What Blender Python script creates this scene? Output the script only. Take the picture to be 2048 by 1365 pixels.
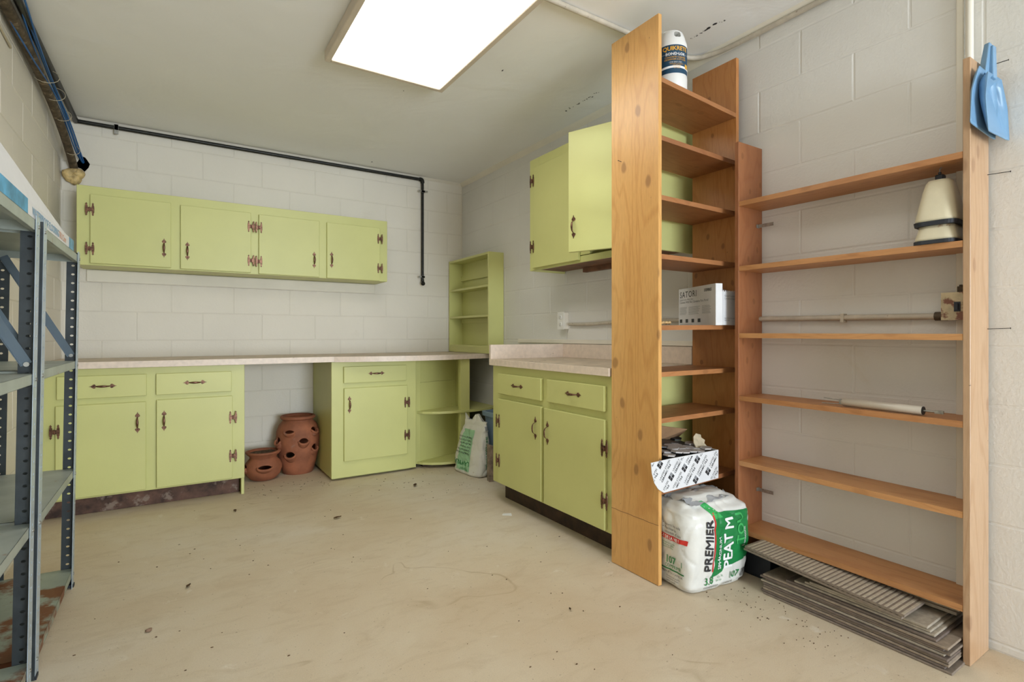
import bpy, bmesh, math, random
from mathutils import Vector, Matrix, noise
random.seed(7)
R=math.radians
for o in list(bpy.data.objects): bpy.data.objects.remove(o)
SC=bpy.context.scene; COL=SC.collection
# ---------------------------------------------------------------- camera, world, lights, exposure
cd=bpy.data.cameras.new('camera'); cam=bpy.data.objects.new('camera',cd); COL.objects.link(cam)
cd.sensor_width=36; cd.lens=1051/2048*36; cd.shift_y=-(682.5-670)/2048; cd.clip_start=.05
YAW=math.atan(674/1051)
cam.location=(0,0,1.09); cam.rotation_euler=(R(90),0,-YAW)
SC.camera=cam
wd=bpy.data.worlds.new('world'); SC.world=wd; wd.use_nodes=True
bg=wd.node_tree.nodes['Background']; bg.inputs[0].default_value=(.80,.90,1,1); bg.inputs[1].default_value=1.3
def area(name,loc,rot,sx,sy,power,color):
    l=bpy.data.lights.new(name,'AREA'); l.shape='RECTANGLE'; l.size=sx; l.size_y=sy; l.energy=power; l.color=color
    o=bpy.data.objects.new(name,l); o.location=loc; o.rotation_euler=rot; COL.objects.link(o); return o
area('doorway_daylight',(2.2,-4.9,1.0),(R(98),0,0),4.0,2.4,560,(.79,.89,1))
LAMP=5.3
vs=SC.view_settings; vs.view_transform='Standard'; vs.look='None'; vs.gamma=1; vs.use_curve_mapping=False; vs.exposure=0.22
# ---------------------------------------------------------------- helpers
I4=Matrix.Identity(4)
T=Matrix.Translation
def RZ(a): return Matrix.Rotation(a,4,'Z')
def RX(a): return Matrix.Rotation(a,4,'X')
def RY(a): return Matrix.Rotation(a,4,'Y')
class MB:
    def __init__(s): s.v=[]; s.f=[]; s.sm=[]
    def add(s,vs,fs,smooth=False,M=None):
        b=len(s.v)
        for p in vs: s.v.append(tuple(M@Vector(p)) if M else tuple(p))
        for f in fs: s.f.append([b+i for i in f]); s.sm.append(smooth)
        return s
    def hexa(s,c,M=None):   # 4 bottom ccw, 4 top ccw
        return s.add(c,[(3,2,1,0),(4,5,6,7),(0,1,5,4),(1,2,6,5),(2,3,7,6),(3,0,4,7)],False,M)
    def box(s,x0,x1,y0,y1,z0,z1,ch=0,M=None):
        if x0>x1:x0,x1=x1,x0
        if y0>y1:y0,y1=y1,y0
        if z0>z1:z0,z1=z1,z0
        if ch<=0 or min(x1-x0,y1-y0,z1-z0)<2.2*ch:
            return s.hexa([(x0,y0,z0),(x1,y0,z0),(x1,y1,z0),(x0,y1,z0),(x0,y0,z1),(x1,y0,z1),(x1,y1,z1),(x0,y1,z1)],M)
        X=(x0,x1);Yy=(y0,y1);Z=(z0,z1);v=[];ix={}
        for i in (0,1):
            for j in (0,1):
                for k in (0,1):
                    sx,sy,sz=(1-2*i)*ch,(1-2*j)*ch,(1-2*k)*ch
                    ix[i,j,k,'x']=len(v);v.append((X[i],Yy[j]+sy,Z[k]+sz))
                    ix[i,j,k,'y']=len(v);v.append((X[i]+sx,Yy[j],Z[k]+sz))
                    ix[i,j,k,'z']=len(v);v.append((X[i]+sx,Yy[j]+sy,Z[k]))
        f=[]
        for i in (0,1):
            a=[ix[i,0,0,'x'],ix[i,1,0,'x'],ix[i,1,1,'x'],ix[i,0,1,'x']]; f.append(a if i else a[::-1])
            a=[ix[0,i,0,'y'],ix[1,i,0,'y'],ix[1,i,1,'y'],ix[0,i,1,'y']]; f.append(a[::-1] if i else a)
            a=[ix[0,0,i,'z'],ix[1,0,i,'z'],ix[1,1,i,'z'],ix[0,1,i,'z']]; f.append(a if i else a[::-1])
            for j in (0,1):
                f.append([ix[i,j,0,'x'],ix[i,j,1,'x'],ix[i,j,1,'y'],ix[i,j,0,'y']])
                f.append([ix[i,0,j,'x'],ix[i,1,j,'x'],ix[i,1,j,'z'],ix[i,0,j,'z']])
                f.append([ix[0,i,j,'y'],ix[1,i,j,'y'],ix[1,i,j,'z'],ix[0,i,j,'z']])
                for k in (0,1): f.append([ix[i,j,k,'x'],ix[i,j,k,'y'],ix[i,j,k,'z']])
        return s.add(v,f,False,M)
    def prism(s,pts,z0,z1,M=None,smooth=False):   # pts ccw in xy
        n=len(pts); v=[(p[0],p[1],z0) for p in pts]+[(p[0],p[1],z1) for p in pts]
        f=[list(range(n))[::-1],list(range(n,2*n))]+[(i,(i+1)%n,n+(i+1)%n,n+i) for i in range(n)]
        return s.add(v,f,smooth,M)
    def tube(s,path,r,n=8,M=None,cap=True,flat=None):
        P=[Vector(p) for p in path]; m=len(P); rr=r if isinstance(r,(list,tuple)) else [r]*m
        v=[];f=[]; up=None
        for i,p in enumerate(P):
            t=(P[min(i+1,m-1)]-P[max(i-1,0)]).normalized()
            if up is None:
                up=Vector((0,0,1)) if abs(t.z)<.9 else Vector((0,1,0))
            a=t.cross(up)
            if a.length<1e-5: a=t.cross(Vector((1,0,0)))
            a.normalize(); b=a.cross(t).normalized(); up=b
            for k in range(n):
                an=2*math.pi*k/n
                q=p+a*math.cos(an)*rr[i]*(flat[0] if flat else 1)+b*math.sin(an)*rr[i]*(flat[1] if flat else 1)
                v.append(tuple(q))
        for i in range(m-1):
            for k in range(n):
                f.append((i*n+k,i*n+(k+1)%n,(i+1)*n+(k+1)%n,(i+1)*n+k))
        s.add(v,f,True,M)
        if cap:
            s.add(v[:n],[list(range(n))],False,M); s.add(v[-n:],[list(range(n))[::-1]],False,M)
        return s
    def lathe(s,prof,n=32,M=None,closed=False,smooth=True):
        v=[];f=[];m=len(prof)
        for r,z in prof:
            for k in range(n):
                a=2*math.pi*k/n; v.append((r*math.cos(a),r*math.sin(a),z))
        rng=range(m) if closed else range(m-1)
        for i in rng:
            j=(i+1)%m
            for k in range(n): f.append((i*n+k,i*n+(k+1)%n,j*n+(k+1)%n,j*n+k))
        if not closed:
            if prof[0][0]>1e-6: f.append(list(range(n))[::-1])
            if prof[-1][0]>1e-6: f.append([(m-1)*n+k for k in range(n)])
        return s.add(v,f,smooth,M)
    def cyl(s,p0,p1,r,n=10,M=None): return s.tube([p0,p1],r,n,M)
    def grid(s,fn,nu,nv,smooth=True,wrap=False,M=None):
        v=[fn(i/(nu if wrap else nu),j/nv) for j in range(nv+1) for i in range(nu if wrap else nu+1)]
        w=nu if wrap else nu+1; f=[]
        for j in range(nv):
            for i in range(nu):
                i2=(i+1)%w if wrap else i+1
                f.append((j*w+i,j*w+i2,(j+1)*w+i2,(j+1)*w+i))
        return s.add(v,f,smooth,M)
    def sub(s,M): s.v=[tuple(M@Vector(p)) for p in s.v]; return s
    def mesh(s,name,mat):
        me=bpy.data.meshes.new(name); me.from_pydata(s.v,[],s.f)
        me.polygons.foreach_set('use_smooth',s.sm); me.materials.append(mat); me.update(); return me
WM={}
def link(o,parent,Mw):
    COL.objects.link(o); WM[o.name]=Mw
    if parent:
        o.parent=parent; o.matrix_basis=WM[parent.name].inverted()@Mw
    else: o.matrix_basis=Mw
    return o
def thing(name,label,cat,M=I4,group=None,kind=None):
    if not isinstance(M,Matrix): M=T(M)
    o=bpy.data.objects.new(name,None); o.empty_display_size=.05; link(o,None,M)
    if kind: o['kind']=kind
    else: o['label']=label; o['category']=cat
    if group: o['group']=group
    return o
def fixn(me):
    bm=bmesh.new(); bm.from_mesh(me); bmesh.ops.recalc_face_normals(bm,faces=bm.faces); bm.to_mesh(me); bm.free()
def part(name,mb,mat,parent=None,world=False,label=None,bevel=0,M=None,weld=False):
    """mb in parent-local coordinates (or world=True)"""
    if parent and world: mb.sub(WM[parent.name].inverted())
    me=mb.mesh(name,mat) if isinstance(mb,MB) else mb
    if isinstance(mb,MB):
        if weld:
            bm=bmesh.new(); bm.from_mesh(me); bmesh.ops.remove_doubles(bm,verts=bm.verts,dist=1e-5); bm.to_mesh(me); bm.free()
        fixn(me)
    o=bpy.data.objects.new(name,me)
    Mw=(WM[parent.name] if parent else I4)
    if M is not None: Mw=Mw@M
    link(o,parent,Mw)
    if label: o['label']=label
    if bevel:
        b=o.modifiers.new('bevel','BEVEL'); b.width=bevel; b.segments=2; b.limit_method='ANGLE'
    return o
def solo(name,mb,mat,label=None,cat=None,group=None,kind=None,origin=None,bevel=0):
    """a thing that is one mesh, mb in world coordinates"""
    if origin is None:
        n=len(mb.v); origin=(sum(p[0] for p in mb.v)/n,sum(p[1] for p in mb.v)/n,min(p[2] for p in mb.v))
    M=T(origin); mb.sub(M.inverted()); me=mb.mesh(name,mat); fixn(me)
    o=bpy.data.objects.new(name,me); link(o,None,M)
    if kind: o['kind']=kind
    if label: o['label']=label
    if cat: o['category']=cat
    if group: o['group']=group
    if bevel:
        b=o.modifiers.new('bevel','BEVEL'); b.width=bevel; b.segments=2
    return o
def inst(name,me,parent,M,label=None):
    o=bpy.data.objects.new(name,me); link(o,parent,WM[parent.name]@M)
    if label:o['label']=label
    return o
def text_mesh(s,size,bold=0.0,align='LEFT',spacing=1.0,shear=0.0,res=2):
    c=bpy.data.curves.new('lettering','FONT'); c.body=s; c.size=size; c.offset=bold*size; c.align_x=align
    c.space_character=spacing; c.shear=shear; c.resolution_u=res; c.extrude=0
    o=bpy.data.objects.new('lettering',c); COL.objects.link(o)
    dg=bpy.context.evaluated_depsgraph_get(); me=bpy.data.meshes.new_from_object(o.evaluated_get(dg))
    bpy.data.objects.remove(o); bpy.data.curves.remove(c); return me
def text(s,size,mat,parent,M,name='lettering',warp=None,fat=0,**kw):
    """text in xy plane, M parent-local; warp(x,y,z)->point after M"""
    me=text_mesh(s,size,**kw); me.name=name
    if fat:
        bm=bmesh.new(); bm.from_mesh(me); src=list(bm.verts)+list(bm.edges)+list(bm.faces); f=fat*size
        for dx,dy in ((f,0),(-f,0),(0,f),(0,-f)):
            r=bmesh.ops.duplicate(bm,geom=src); bmesh.ops.translate(bm,vec=(dx,dy,0),verts=[g for g in r['geom'] if isinstance(g,bmesh.types.BMVert)])
        bm.to_mesh(me); bm.free()
    if warp:
        bm=bmesh.new(); bm.from_mesh(me)
        for it in range(3):
            le=[e for e in bm.edges if e.calc_length()>.009]
            if le: bmesh.ops.subdivide_edges(bm,edges=le,cuts=1); bmesh.ops.triangulate(bm,faces=[f for f in bm.faces if len(f.verts)>4])
        bm.to_mesh(me); bm.free()
    for v in me.vertices:
        p=M@v.co
        v.co=Vector(warp(*p)) if warp else p
    me.materials.clear(); me.materials.append(mat)
    return part(name,me,mat,parent)
# ---------------------------------------------------------------- materials
def srgb(r,g,b):
    f=lambda c:(c/255/12.92 if c<=10 else ((c/255+.055)/1.055)**2.4); return (f(r),f(g),f(b),1)
def newmat(name):
    m=bpy.data.materials.new(name); m.use_nodes=True; nt=m.node_tree; return m,nt,nt.nodes['Principled BSDF']
def nd(nt,t,**kw):
    n=nt.nodes.new(t)
    for k,v in kw.items():
        if hasattr(n,k): setattr(n,k,v)
        else: n.inputs[k.replace('_',' ')].default_value=v
    return n
def ramp(nt,fac,stops):
    r=nt.nodes.new('ShaderNodeValToRGB'); e=r.color_ramp.elements
    while len(e)<len(stops): e.new(.5)
    for el,(p,c) in zip(e,stops): el.position=p; el.color=c
    nt.links.new(fac,r.inputs[0]); return r.outputs[0]
def mixc(nt,fac,a,b,mode='MIX'):
    m=nt.nodes.new('ShaderNodeMix'); m.data_type='RGBA'; m.blend_type=mode
    for s,val in ((0,fac),(6,a),(7,b)):
        if hasattr(val,'links') or hasattr(val,'is_linked'): nt.links.new(val,m.inputs[s])
        else: m.inputs[s].default_value=val
    return m.outputs[2]
def coords(nt,rand=True,scale=(1,1,1),rot=(0,0,0)):
    tc=nt.nodes.new('ShaderNodeTexCoord'); mp=nt.nodes.new('ShaderNodeMapping')
    mp.inputs['Scale'].default_value=scale; mp.inputs['Rotation'].default_value=rot
    if rand:
        oi=nt.nodes.new('ShaderNodeObjectInfo'); ml=nt.nodes.new('ShaderNodeMath'); ml.operation='MULTIPLY'; ml.inputs[1].default_value=17.3
        nt.links.new(oi.outputs['Random'],ml.inputs[0]); nt.links.new(ml.outputs[0],mp.inputs['Location'])
    nt.links.new(tc.outputs['Object'],mp.inputs[0]); return mp.outputs[0]
def noise_t(nt,vec,scale,detail=3,rough=.55,dist=0):
    n=nd(nt,'ShaderNodeTexNoise'); n.inputs['Scale'].default_value=scale; n.inputs['Detail'].default_value=detail
    n.inputs['Roughness'].default_value=rough; n.inputs['Distortion'].default_value=dist
    nt.links.new(vec,n.inputs['Vector']); return n.outputs['Fac']
def bump(nt,bs,h,strength=.3,dist=.002,prev=None):
    b=nd(nt,'ShaderNodeBump'); b.inputs['Strength'].default_value=strength; b.inputs['Distance'].default_value=dist
    nt.links.new(h,b.inputs['Height'])
    if prev: nt.links.new(prev,b.inputs['Normal'])
    nt.links.new(b.outputs[0],bs.inputs['Normal']); return b.outputs[0]
def simple(name,c,rough=.5,metal=0,var=.06,vscale=6,bs=0,bscale=200,dirt=None,spec=None,bd=.001):
    m,nt,b=newmat(name); b.inputs['Roughness'].default_value=rough; b.inputs['Metallic'].default_value=metal
    if spec is not None: b.inputs['Specular IOR Level'].default_value=spec
    c=srgb(*c); v=coords(nt)
    n=noise_t(nt,v,vscale,4)
    lo=tuple(x*(1-var*2) for x in c[:3])+(1,); hi=tuple(min(1,x*(1+var)) for x in c[:3])+(1,)
    col=ramp(nt,n,[(.3,lo),(.7,hi)])
    if dirt:
        dc,th,ds=dirt; n2=noise_t(nt,v,ds,6,.65); f=ramp(nt,n2,[(th,(0,0,0,1)),(th+.06,(1,1,1,1))])
        col=mixc(nt,f,col,srgb(*dc))
    nt.links.new(col,b.inputs['Base Color'])
    if bs: bump(nt,b,noise_t(nt,v,bscale,3),bs,bd)
    return m
def wood(name,light,dark,axis='Z',rough=.42,knots=1.0,kscale=3.0,dirt=0.0):
    m,nt,b=newmat(name); b.inputs['Roughness'].default_value=rough
    st={'X':(.12,1,1),'Y':(1,.12,1),'Z':(1,1,.12)}[axis]
    v=coords(nt,True,st); L=srgb(*light); D=srgb(*dark)
    tc=nt.nodes.new('ShaderNodeTexCoord'); oi=nt.nodes.new('ShaderNodeObjectInfo')
    sx=nt.nodes.new('ShaderNodeSeparateXYZ'); nt.links.new(tc.outputs['Object'],sx.inputs[0])
    def mth(op,a_,b_,c_=None):
        q=nt.nodes.new('ShaderNodeMath'); q.operation=op
        for i_,val in enumerate((a_,b_,c_)):
            if val is None: continue
            if hasattr(val,'is_linked'): nt.links.new(val,q.inputs[i_])
            else: q.inputs[i_].default_value=val
        return q.outputs[0]
    ax='XYZ'.index(axis); ot=[i for i in range(3) if i!=ax]
    al=mth('MULTIPLY_ADD',oi.outputs['Random'],37.0,mth('MULTIPLY',sx.outputs[ax],.6)); ac=mth('ADD',sx.outputs[ot[0]],sx.outputs[ot[1]])
    ac=mth('MULTIPLY_ADD',oi.outputs['Random'],11.0,ac)
    cb=nt.nodes.new('ShaderNodeCombineXYZ'); nt.links.new(al,cb.inputs[0]); nt.links.new(ac,cb.inputs[1])
    wv=nt.nodes.new('ShaderNodeTexNoise'); wv.inputs['Scale'].default_value=9; nt.links.new(cb.outputs[0],wv.inputs['Vector'])
    dv_=nt.nodes.new('ShaderNodeVectorMath'); dv_.operation='MULTIPLY_ADD'; nt.links.new(wv.outputs['Color'],dv_.inputs[0]); dv_.inputs[1].default_value=(.03,.03,0); nt.links.new(cb.outputs[0],dv_.inputs[2])
    vo=nd(nt,'ShaderNodeTexVoronoi'); vo.voronoi_dimensions='2D'; vo.inputs['Scale'].default_value=kscale*1.5; nt.links.new(dv_.outputs[0],vo.inputs['Vector'])
    d=vo.outputs['Distance']
    big=noise_t(nt,v,3.2,2,.5,1.2)
    mu=nd(nt,'ShaderNodeMath',operation='MULTIPLY_ADD'); nt.links.new(big,mu.inputs[0]); mu.inputs[1].default_value=9; nt.links.new(d,mu.inputs[2])
    sn=nd(nt,'ShaderNodeMath',operation='MULTIPLY'); nt.links.new(mu.outputs[0],sn.inputs[0]); sn.inputs[1].default_value=9
    si=nd(nt,'ShaderNodeMath',operation='SINE'); nt.links.new(sn.outputs[0],si.inputs[0])
    g=ramp(nt,si.outputs[0],[(.0,(1,1,1,1)),(.35,(1,1,1,1)),(.9,(.93,.89,.85,1)),(1,(.90,.85,.80,1))])
    tone=noise_t(nt,v,1.6,3,.5); base=ramp(nt,tone,[(.32,D),(.66,L)])
    col=mixc(nt,1.0,base,g,'MULTIPLY')
    fib=noise_t(nt,v,150,2,.6); fg=ramp(nt,fib,[(.3,(.84,.82,.80,1)),(.6,(1,1,1,1))]); col=mixc(nt,.6,col,fg,'MULTIPLY')
    if knots:
        kf=ramp(nt,d,[(.05,(1,1,1,1)),(.085,(0,0,0,1))]); kk=srgb(105,62,34)
        kd=nd(nt,'ShaderNodeMath',operation='MULTIPLY'); nt.links.new(kf,kd.inputs[0]); kd.inputs[1].default_value=.75*knots
        col=mixc(nt,kd.outputs[0],col,kk)
        hf=ramp(nt,d,[(.07,(1,1,1,1)),(.22,(0,0,0,1))]); hd=nd(nt,'ShaderNodeMath',operation='MULTIPLY'); nt.links.new(hf,hd.inputs[0]); hd.inputs[1].default_value=.3*knots
        col=mixc(nt,hd.outputs[0],col,mixc(nt,.5,L,srgb(160,98,45)))
    v2=coords(nt)
    sp=noise_t(nt,v2,38,5,.7); sf=ramp(nt,sp,[(.70,(0,0,0,1)),(.74,(1,1,1,1))])
    col=mixc(nt,sf,col,srgb(86,52,30))
    if dirt:
        n3=noise_t(nt,v2,5,5,.6); df=ramp(nt,n3,[(.45,(0,0,0,1)),(.75,(dirt,dirt,dirt,1))]); col=mixc(nt,df,col,srgb(70,45,32))
    nt.links.new(col,b.inputs['Base Color']); bump(nt,b,fib,.12,.001)
    return m
def paint_block(name,c):
    m,nt,b=newmat(name); b.inputs['Roughness'].default_value=.62
    v=nt.nodes.new('ShaderNodeNewGeometry').outputs['Position']; n=noise_t(nt,v,1.7,4); cc=srgb(*c)
    col=ramp(nt,n,[(.3,tuple(x*.93 for x in cc[:3])+(1,)),(.7,cc)])
    sp=noise_t(nt,v,30,6,.75); sf=ramp(nt,sp,[(.735,(0,0,0,1)),(.755,(1,1,1,1))]); col=mixc(nt,sf,col,srgb(150,135,115))
    s2=noise_t(nt,v,2.3,6,.7,.6); f2=ramp(nt,s2,[(.62,(0,0,0,1)),(.8,(.35,.35,.35,1))]); col=mixc(nt,f2,col,srgb(205,192,166))
    nt.links.new(col,b.inputs['Base Color'])
    h=noise_t(nt,v,90,4,.6); p=bump(nt,b,h,.35,.004)
    h2=noise_t(nt,v,14,3,.6); bump(nt,b,h2,.25,.006,p)
    return m
M_BLOCK=paint_block('painted_block',(231,224,209))
M_BLOCKR=paint_block('painted_block_right',(227,224,217))
M_MORTAR=paint_block('painted_mortar',(224,217,202))
M_CREAM=simple('cream_paint',(232,225,209),.6,0,.04,3,.2,60)
def m_ceiling():
    m,nt,b=newmat('ceiling_plaster'); b.inputs['Roughness'].default_value=.75
    v=coords(nt,False); n=noise_t(nt,v,1.1,4); col=ramp(nt,n,[(.3,srgb(242,241,237)),(.7,srgb(247,246,243))])
    sp=noise_t(nt,v,16,8,.8); sf=ramp(nt,sp,[(.762,(0,0,0,1)),(.78,(1,1,1,1))]); col=mixc(nt,sf,col,srgb(60,55,48))
    nt.links.new(col,b.inputs['Base Color'])
    p=bump(nt,b,noise_t(nt,v,2.2,3,.5,1.5),.35,.02); bump(nt,b,noise_t(nt,v,60,3),.12,.003,p); return m
def m_floor():
    m,nt,b=newmat('concrete_floor'); v=coords(nt,False)
    n=noise_t(nt,v,.9,6,.6,.4); col=ramp(nt,n,[(.3,srgb(204,183,153)),(.5,srgb(214,198,172)),(.72,srgb(223,213,197))])
    st=noise_t(nt,coords(nt,False,(1,2.4,1),(0,0,.6)),5,8,.7,.8); f=ramp(nt,st,[(.50,(0,0,0,1)),(.8,(.55,.55,.55,1))]); col=mixc(nt,f,col,srgb(182,160,128))
    # meandering water stains: thin contour of a noise field
    w=noise_t(nt,v,1.5,3,.5,.5); wf=ramp(nt,w,[(.615,(0,0,0,1)),(.622,(.5,.5,.5,1)),(.63,(0,0,0,1))]); 
    msk=ramp(nt,noise_t(nt,v,2.3,4,.6),[(.48,(0,0,0,1)),(.6,(1,1,1,1))]); wf=mixc(nt,1.0,wf,msk,'MULTIPLY'); col=mixc(nt,wf,col,srgb(150,122,80))
    s1=noise_t(nt,v,22,8,.78); f1=ramp(nt,s1,[(.64,(0,0,0,1)),(.72,(.8,.8,.8,1))]); col=mixc(nt,f1,col,srgb(120,92,58))
    s3=noise_t(nt,v,70,6,.7); f3=ramp(nt,s3,[(.63,(0,0,0,1)),(.70,(.75,.75,.75,1))]); col=mixc(nt,f3,col,srgb(96,74,52))
    s4=noise_t(nt,v,6,4,.6,1); f4=ramp(nt,s4,[(.66,(0,0,0,1)),(.72,(.35,.35,.35,1))]); col=mixc(nt,f4,col,srgb(238,232,220))
    g=noise_t(nt,v,260,3,.7); gf=ramp(nt,g,[(.3,(.90,.90,.90,1)),(.6,(1,1,1,1))]); col=mixc(nt,1.0,col,gf,'MULTIPLY')
    nt.links.new(col,b.inputs['Base Color']); b.inputs['Roughness'].default_value=.68
    p=bump(nt,b,noise_t(nt,v,110,4,.6),.18,.002); bump(nt,b,noise_t(nt,v,9,4,.6),.15,.006,p); return m
M_CEIL=m_ceiling(); M_FLOOR=m_floor()
def green(name,c):
    m,nt,b=newmat(name); b.inputs['Roughness'].default_value=.42
    v=coords(nt); n=noise_t(nt,v,2.5,4); cc=srgb(*c); col=ramp(nt,n,[(.3,tuple(x*.93 for x in cc[:3])+(1,)),(.7,cc)])
    sp=noise_t(nt,v,34,6,.78); sf=ramp(nt,sp,[(.765,(0,0,0,1)),(.79,(1,1,1,1))]); col=mixc(nt,sf,col,srgb(120,100,55))
    nt.links.new(col,b.inputs['Base Color']); bump(nt,b,noise_t(nt,v,120,3),.10,.002); return m
M_GREEN=green('green_paint',(207,207,134))
M_COPPER=simple('aged_copper',(122,88,70),.38,.75,.35,90,.3,300)
M_DARK=simple('black_iron',(36,36,32),.4,.3,.3,40,.3,200)
M_GALV=simple('galvanised',(170,168,160),.4,.7,.2,60)
M_TOE=simple('stained_kickboard',(104,74,60),.7,0,.35,14,.4,60,((140,122,108),.58,9))
M_TOE2=simple('dark_kickboard',(66,46,34),.7,0,.3,14,.4,60)
M_LAM=simple('pink_laminate',(228,210,192),.4,0,.05,40,.05,100,((150,120,96),.70,26))
M_LAMTOP=simple('dirty_laminate',(206,188,164),.5,0,.12,9,.1,100,((110,84,60),.62,13))
M_BROWNWOOD=simple('raw_dark_wood',(128,88,62),.6,0,.25,9,.2,60)
M_WA=wood('pine_honey',(232,186,120),(214,160,92),'Z',.34,.8,3.0)
M_WB=wood('pine_orange_upright',(188,128,72),(168,108,58),'Z',.4,1.0,5)
M_WSX=wood('pine_shelf_x',(176,120,72),(150,96,58),'X',.5,.5,4.0,.25)
M_WSY=wood('fir_shelf_y',(206,152,98),(178,122,76),'Y',.48,.3,3,.10)
M_WR=wood('fir_upright_orange',(172,116,74),(150,94,58),'Z',.45,.9,5)
M_WN=wood('fir_upright_pale',(200,170,140),(184,146,108),'Z',.38,.5,3)
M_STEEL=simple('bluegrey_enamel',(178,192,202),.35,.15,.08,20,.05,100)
M_STEELD=simple('bluegrey_enamel_shaded',(58,64,66),.4,.2,.15,20,.05,100)  # same blue-grey enamel darkened: shade on the inner flanges put into the colour
M_SHELF=simple('grey_shelf_enamel',(168,176,168),.45,.1,.08,8,.05,100,((150,110,80),.66,12))
M_RUST=simple('rusted_shelf_enamel',(160,170,156),.5,.1,.08,8,.2,60,((120,72,44),.535,3.2))
M_TERRA=simple('terracotta',(160,98,68),.75,0,.18,9,.25,120,((150,110,92),.6,10))
M_SOIL=simple('dry_soil',(104,84,64),.95,0,.4,120,.9,120,bd=.006)
M_WHITE=simple('white_plastic',(232,230,224),.35,0,.03,10)
M_PAPER=simple('white_card',(222,222,222),.6,0,.03,10)
M_CARD=simple('brown_card',(158,122,88),.8,0,.08,20,.1,200)
M_NAVY=simple('navy_label',(24,66,92),.4,0,.05,10)
M_YEL=simple('yellow_ink',(226,170,62),.5)
M_INK=simple('black_ink',(45,45,48),.5)
M_GREYINK=simple('grey_ink',(140,142,145),.5)
M_WINK=simple('white_ink',(238,238,236),.5)
M_BAG=simple('bag_plastic',(222,220,212),.36,0,.05,7,.35,30,((176,160,132),.68,9),bd=.004)
M_GRN=simple('green_ink',(30,128,66),.4,0,.1,8)
M_GRN2=simple('bright_green_ink',(64,170,92),.4)
M_RED=simple('red_ink',(206,52,44),.5)
M_LIME=simple('pale_green_ink',(160,205,165),.5,0,.1,8,0,0,((215,215,200),.6,9))
M_BLUE=simple('blue_plastic',(118,156,188),.3,0,.06,6)
M_BIN=simple('blue_grey_plastic',(128,150,172),.4,0,.06,6)
M_CABLE=simple('blue_cable',(28,96,160),.45)
M_BEIGEC=simple('beige_cable',(190,178,150),.55)
M_PIPE=simple('rusty_pipe',(96,82,64),.7,.2,.3,30,.4,80,((150,130,105),.6,30))
M_FOAM=simple('expanding_foam',(214,186,128),.6,0,.25,30,.6,60,bd=.006)
M_RUBBER=simple('black_rubber',(38,42,50),.55)
M_COVER=simple('stained_cream_plastic',(222,212,182),.45,0,.06,8,.1,90,((160,120,82),.66,9))
M_SWITCH=simple('rusty_painted_box',(196,180,146),.6,.1,.15,25,.5,120,((126,84,66),.50,20))
M_PIPEP=simple('chipped_cream_paint',(196,186,168),.6,0,.08,20,.5,80,((130,115,98),.64,60))
M_TILEF=simple('tile_face',(176,168,158),.4,0,.08,8,.1,60)
M_TILEE=simple('tile_edge_dark',(132,118,104),.6,0,.12,60,.2,200)
M_TILEL=simple('tile_edge_light',(168,156,138),.6,0,.15,40)
M_HEXW=simple('hex_grey',(178,172,168),.35)
M_HEXB=simple('hex_black',(42,44,46),.35)
M_PLANK=simple('weathered_plank',(150,132,118),.8,0,.25,30,.4,60)
M_STRIPE=simple('stripe_dark',(118,106,94),.6,0,.1,60)
M_STRIPEL=simple('stripe_light',(182,168,146),.6,0,.1,60)
m,nt,b=newmat('lamp_diffuser'); b.inputs['Emission Color'].default_value=(1,.975,.93,1); b.inputs['Emission Strength'].default_value=LAMP
b.inputs['Base Color'].default_value=(.9,.9,.88,1); M_LAMP=m
# ---------------------------------------------------------------- structure
XL,XR,YB,YF,ZC=-.647,2.38,4.618,-2.9,2.572
solo('floor',MB().box(XL-.15,XR+.15,YF-4,YB+.15,-.12,0),M_FLOOR,kind='structure',origin=(0,0,0))
solo('ceiling',MB().box(XL-.15,XR+.15,YF,YB+.15,ZC,ZC+.12),M_CEIL,kind='structure',origin=(0,0,ZC))
def block_wall(name,M,s0,s1,jodd,jeven,L,g=.0015,c=.004,dp=.002,bm_=None):
    bm_=bm_ or M_BLOCK
    """local: x along wall, y=0 wall face, room at -y"""
    w=thing(name,None,None,M,kind='structure')
    part('mortar',MB().box(s0-.14,s1+.14,dp,.15,-.01,ZC+.01),M_MORTAR if bm_ is M_BLOCK else bm_,w)
    cache={}
    for k in range(-1,13):
        za=max(0,.032+k*.2032); zb=min(ZC,.032+(k+1)*.2032)
        if zb-za<.012: continue
        j0=(jodd if k%2 else jeven); n=math.floor((s0-j0)/L)
        a=j0+n*L
        while a<s1:
            x0=max(a,s0); x1=min(a+L,s1); a+=L
            if x1-x0<.02: continue
            key=(round(x1-x0,3),round(zb-za,3)); 
            if key not in cache:
                W=x1-x0; H=zb-za; mb=MB()
                v=[(g,dp+.0005,g),(W-g,dp+.0005,g),(W-g,dp+.0005,H-g),(g,dp+.0005,H-g),(g+c,0,g+c),(W-g-c,0,g+c),(W-g-c,0,H-g-c),(g+c,0,H-g-c)]
                mb.add(v,[(0,1,5,4),(1,2,6,5),(2,3,7,6),(3,0,4,7),(4,5,6,7)])
                me=mb.mesh('concrete_block',bm_); fixn(me); 
                # make normals face the room (-y)
                if me.polygons[4].normal.y>0: me.flip_normals()
                cache[key]=me
            inst('concrete_block',cache[key],w,T((x0,random.uniform(-.0012,.0008),za)))
    return w
block_wall('wall_back',T((0,YB,0)),XL,XR,-.231,-.431,.408)
MR=T((XR,0,0))@RZ(R(-90))           # local x = -Y
block_wall('wall_right',MR,-YB,2.9,-1.296,-1.075-.42,.42,.0012,.0055,.0016,M_BLOCKR)
ML=T((XL,0,0))@RZ(R(90))            # local x = +Y
block_wall('wall_left',ML,-2.9,YB,.1,.3,.408)
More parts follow.
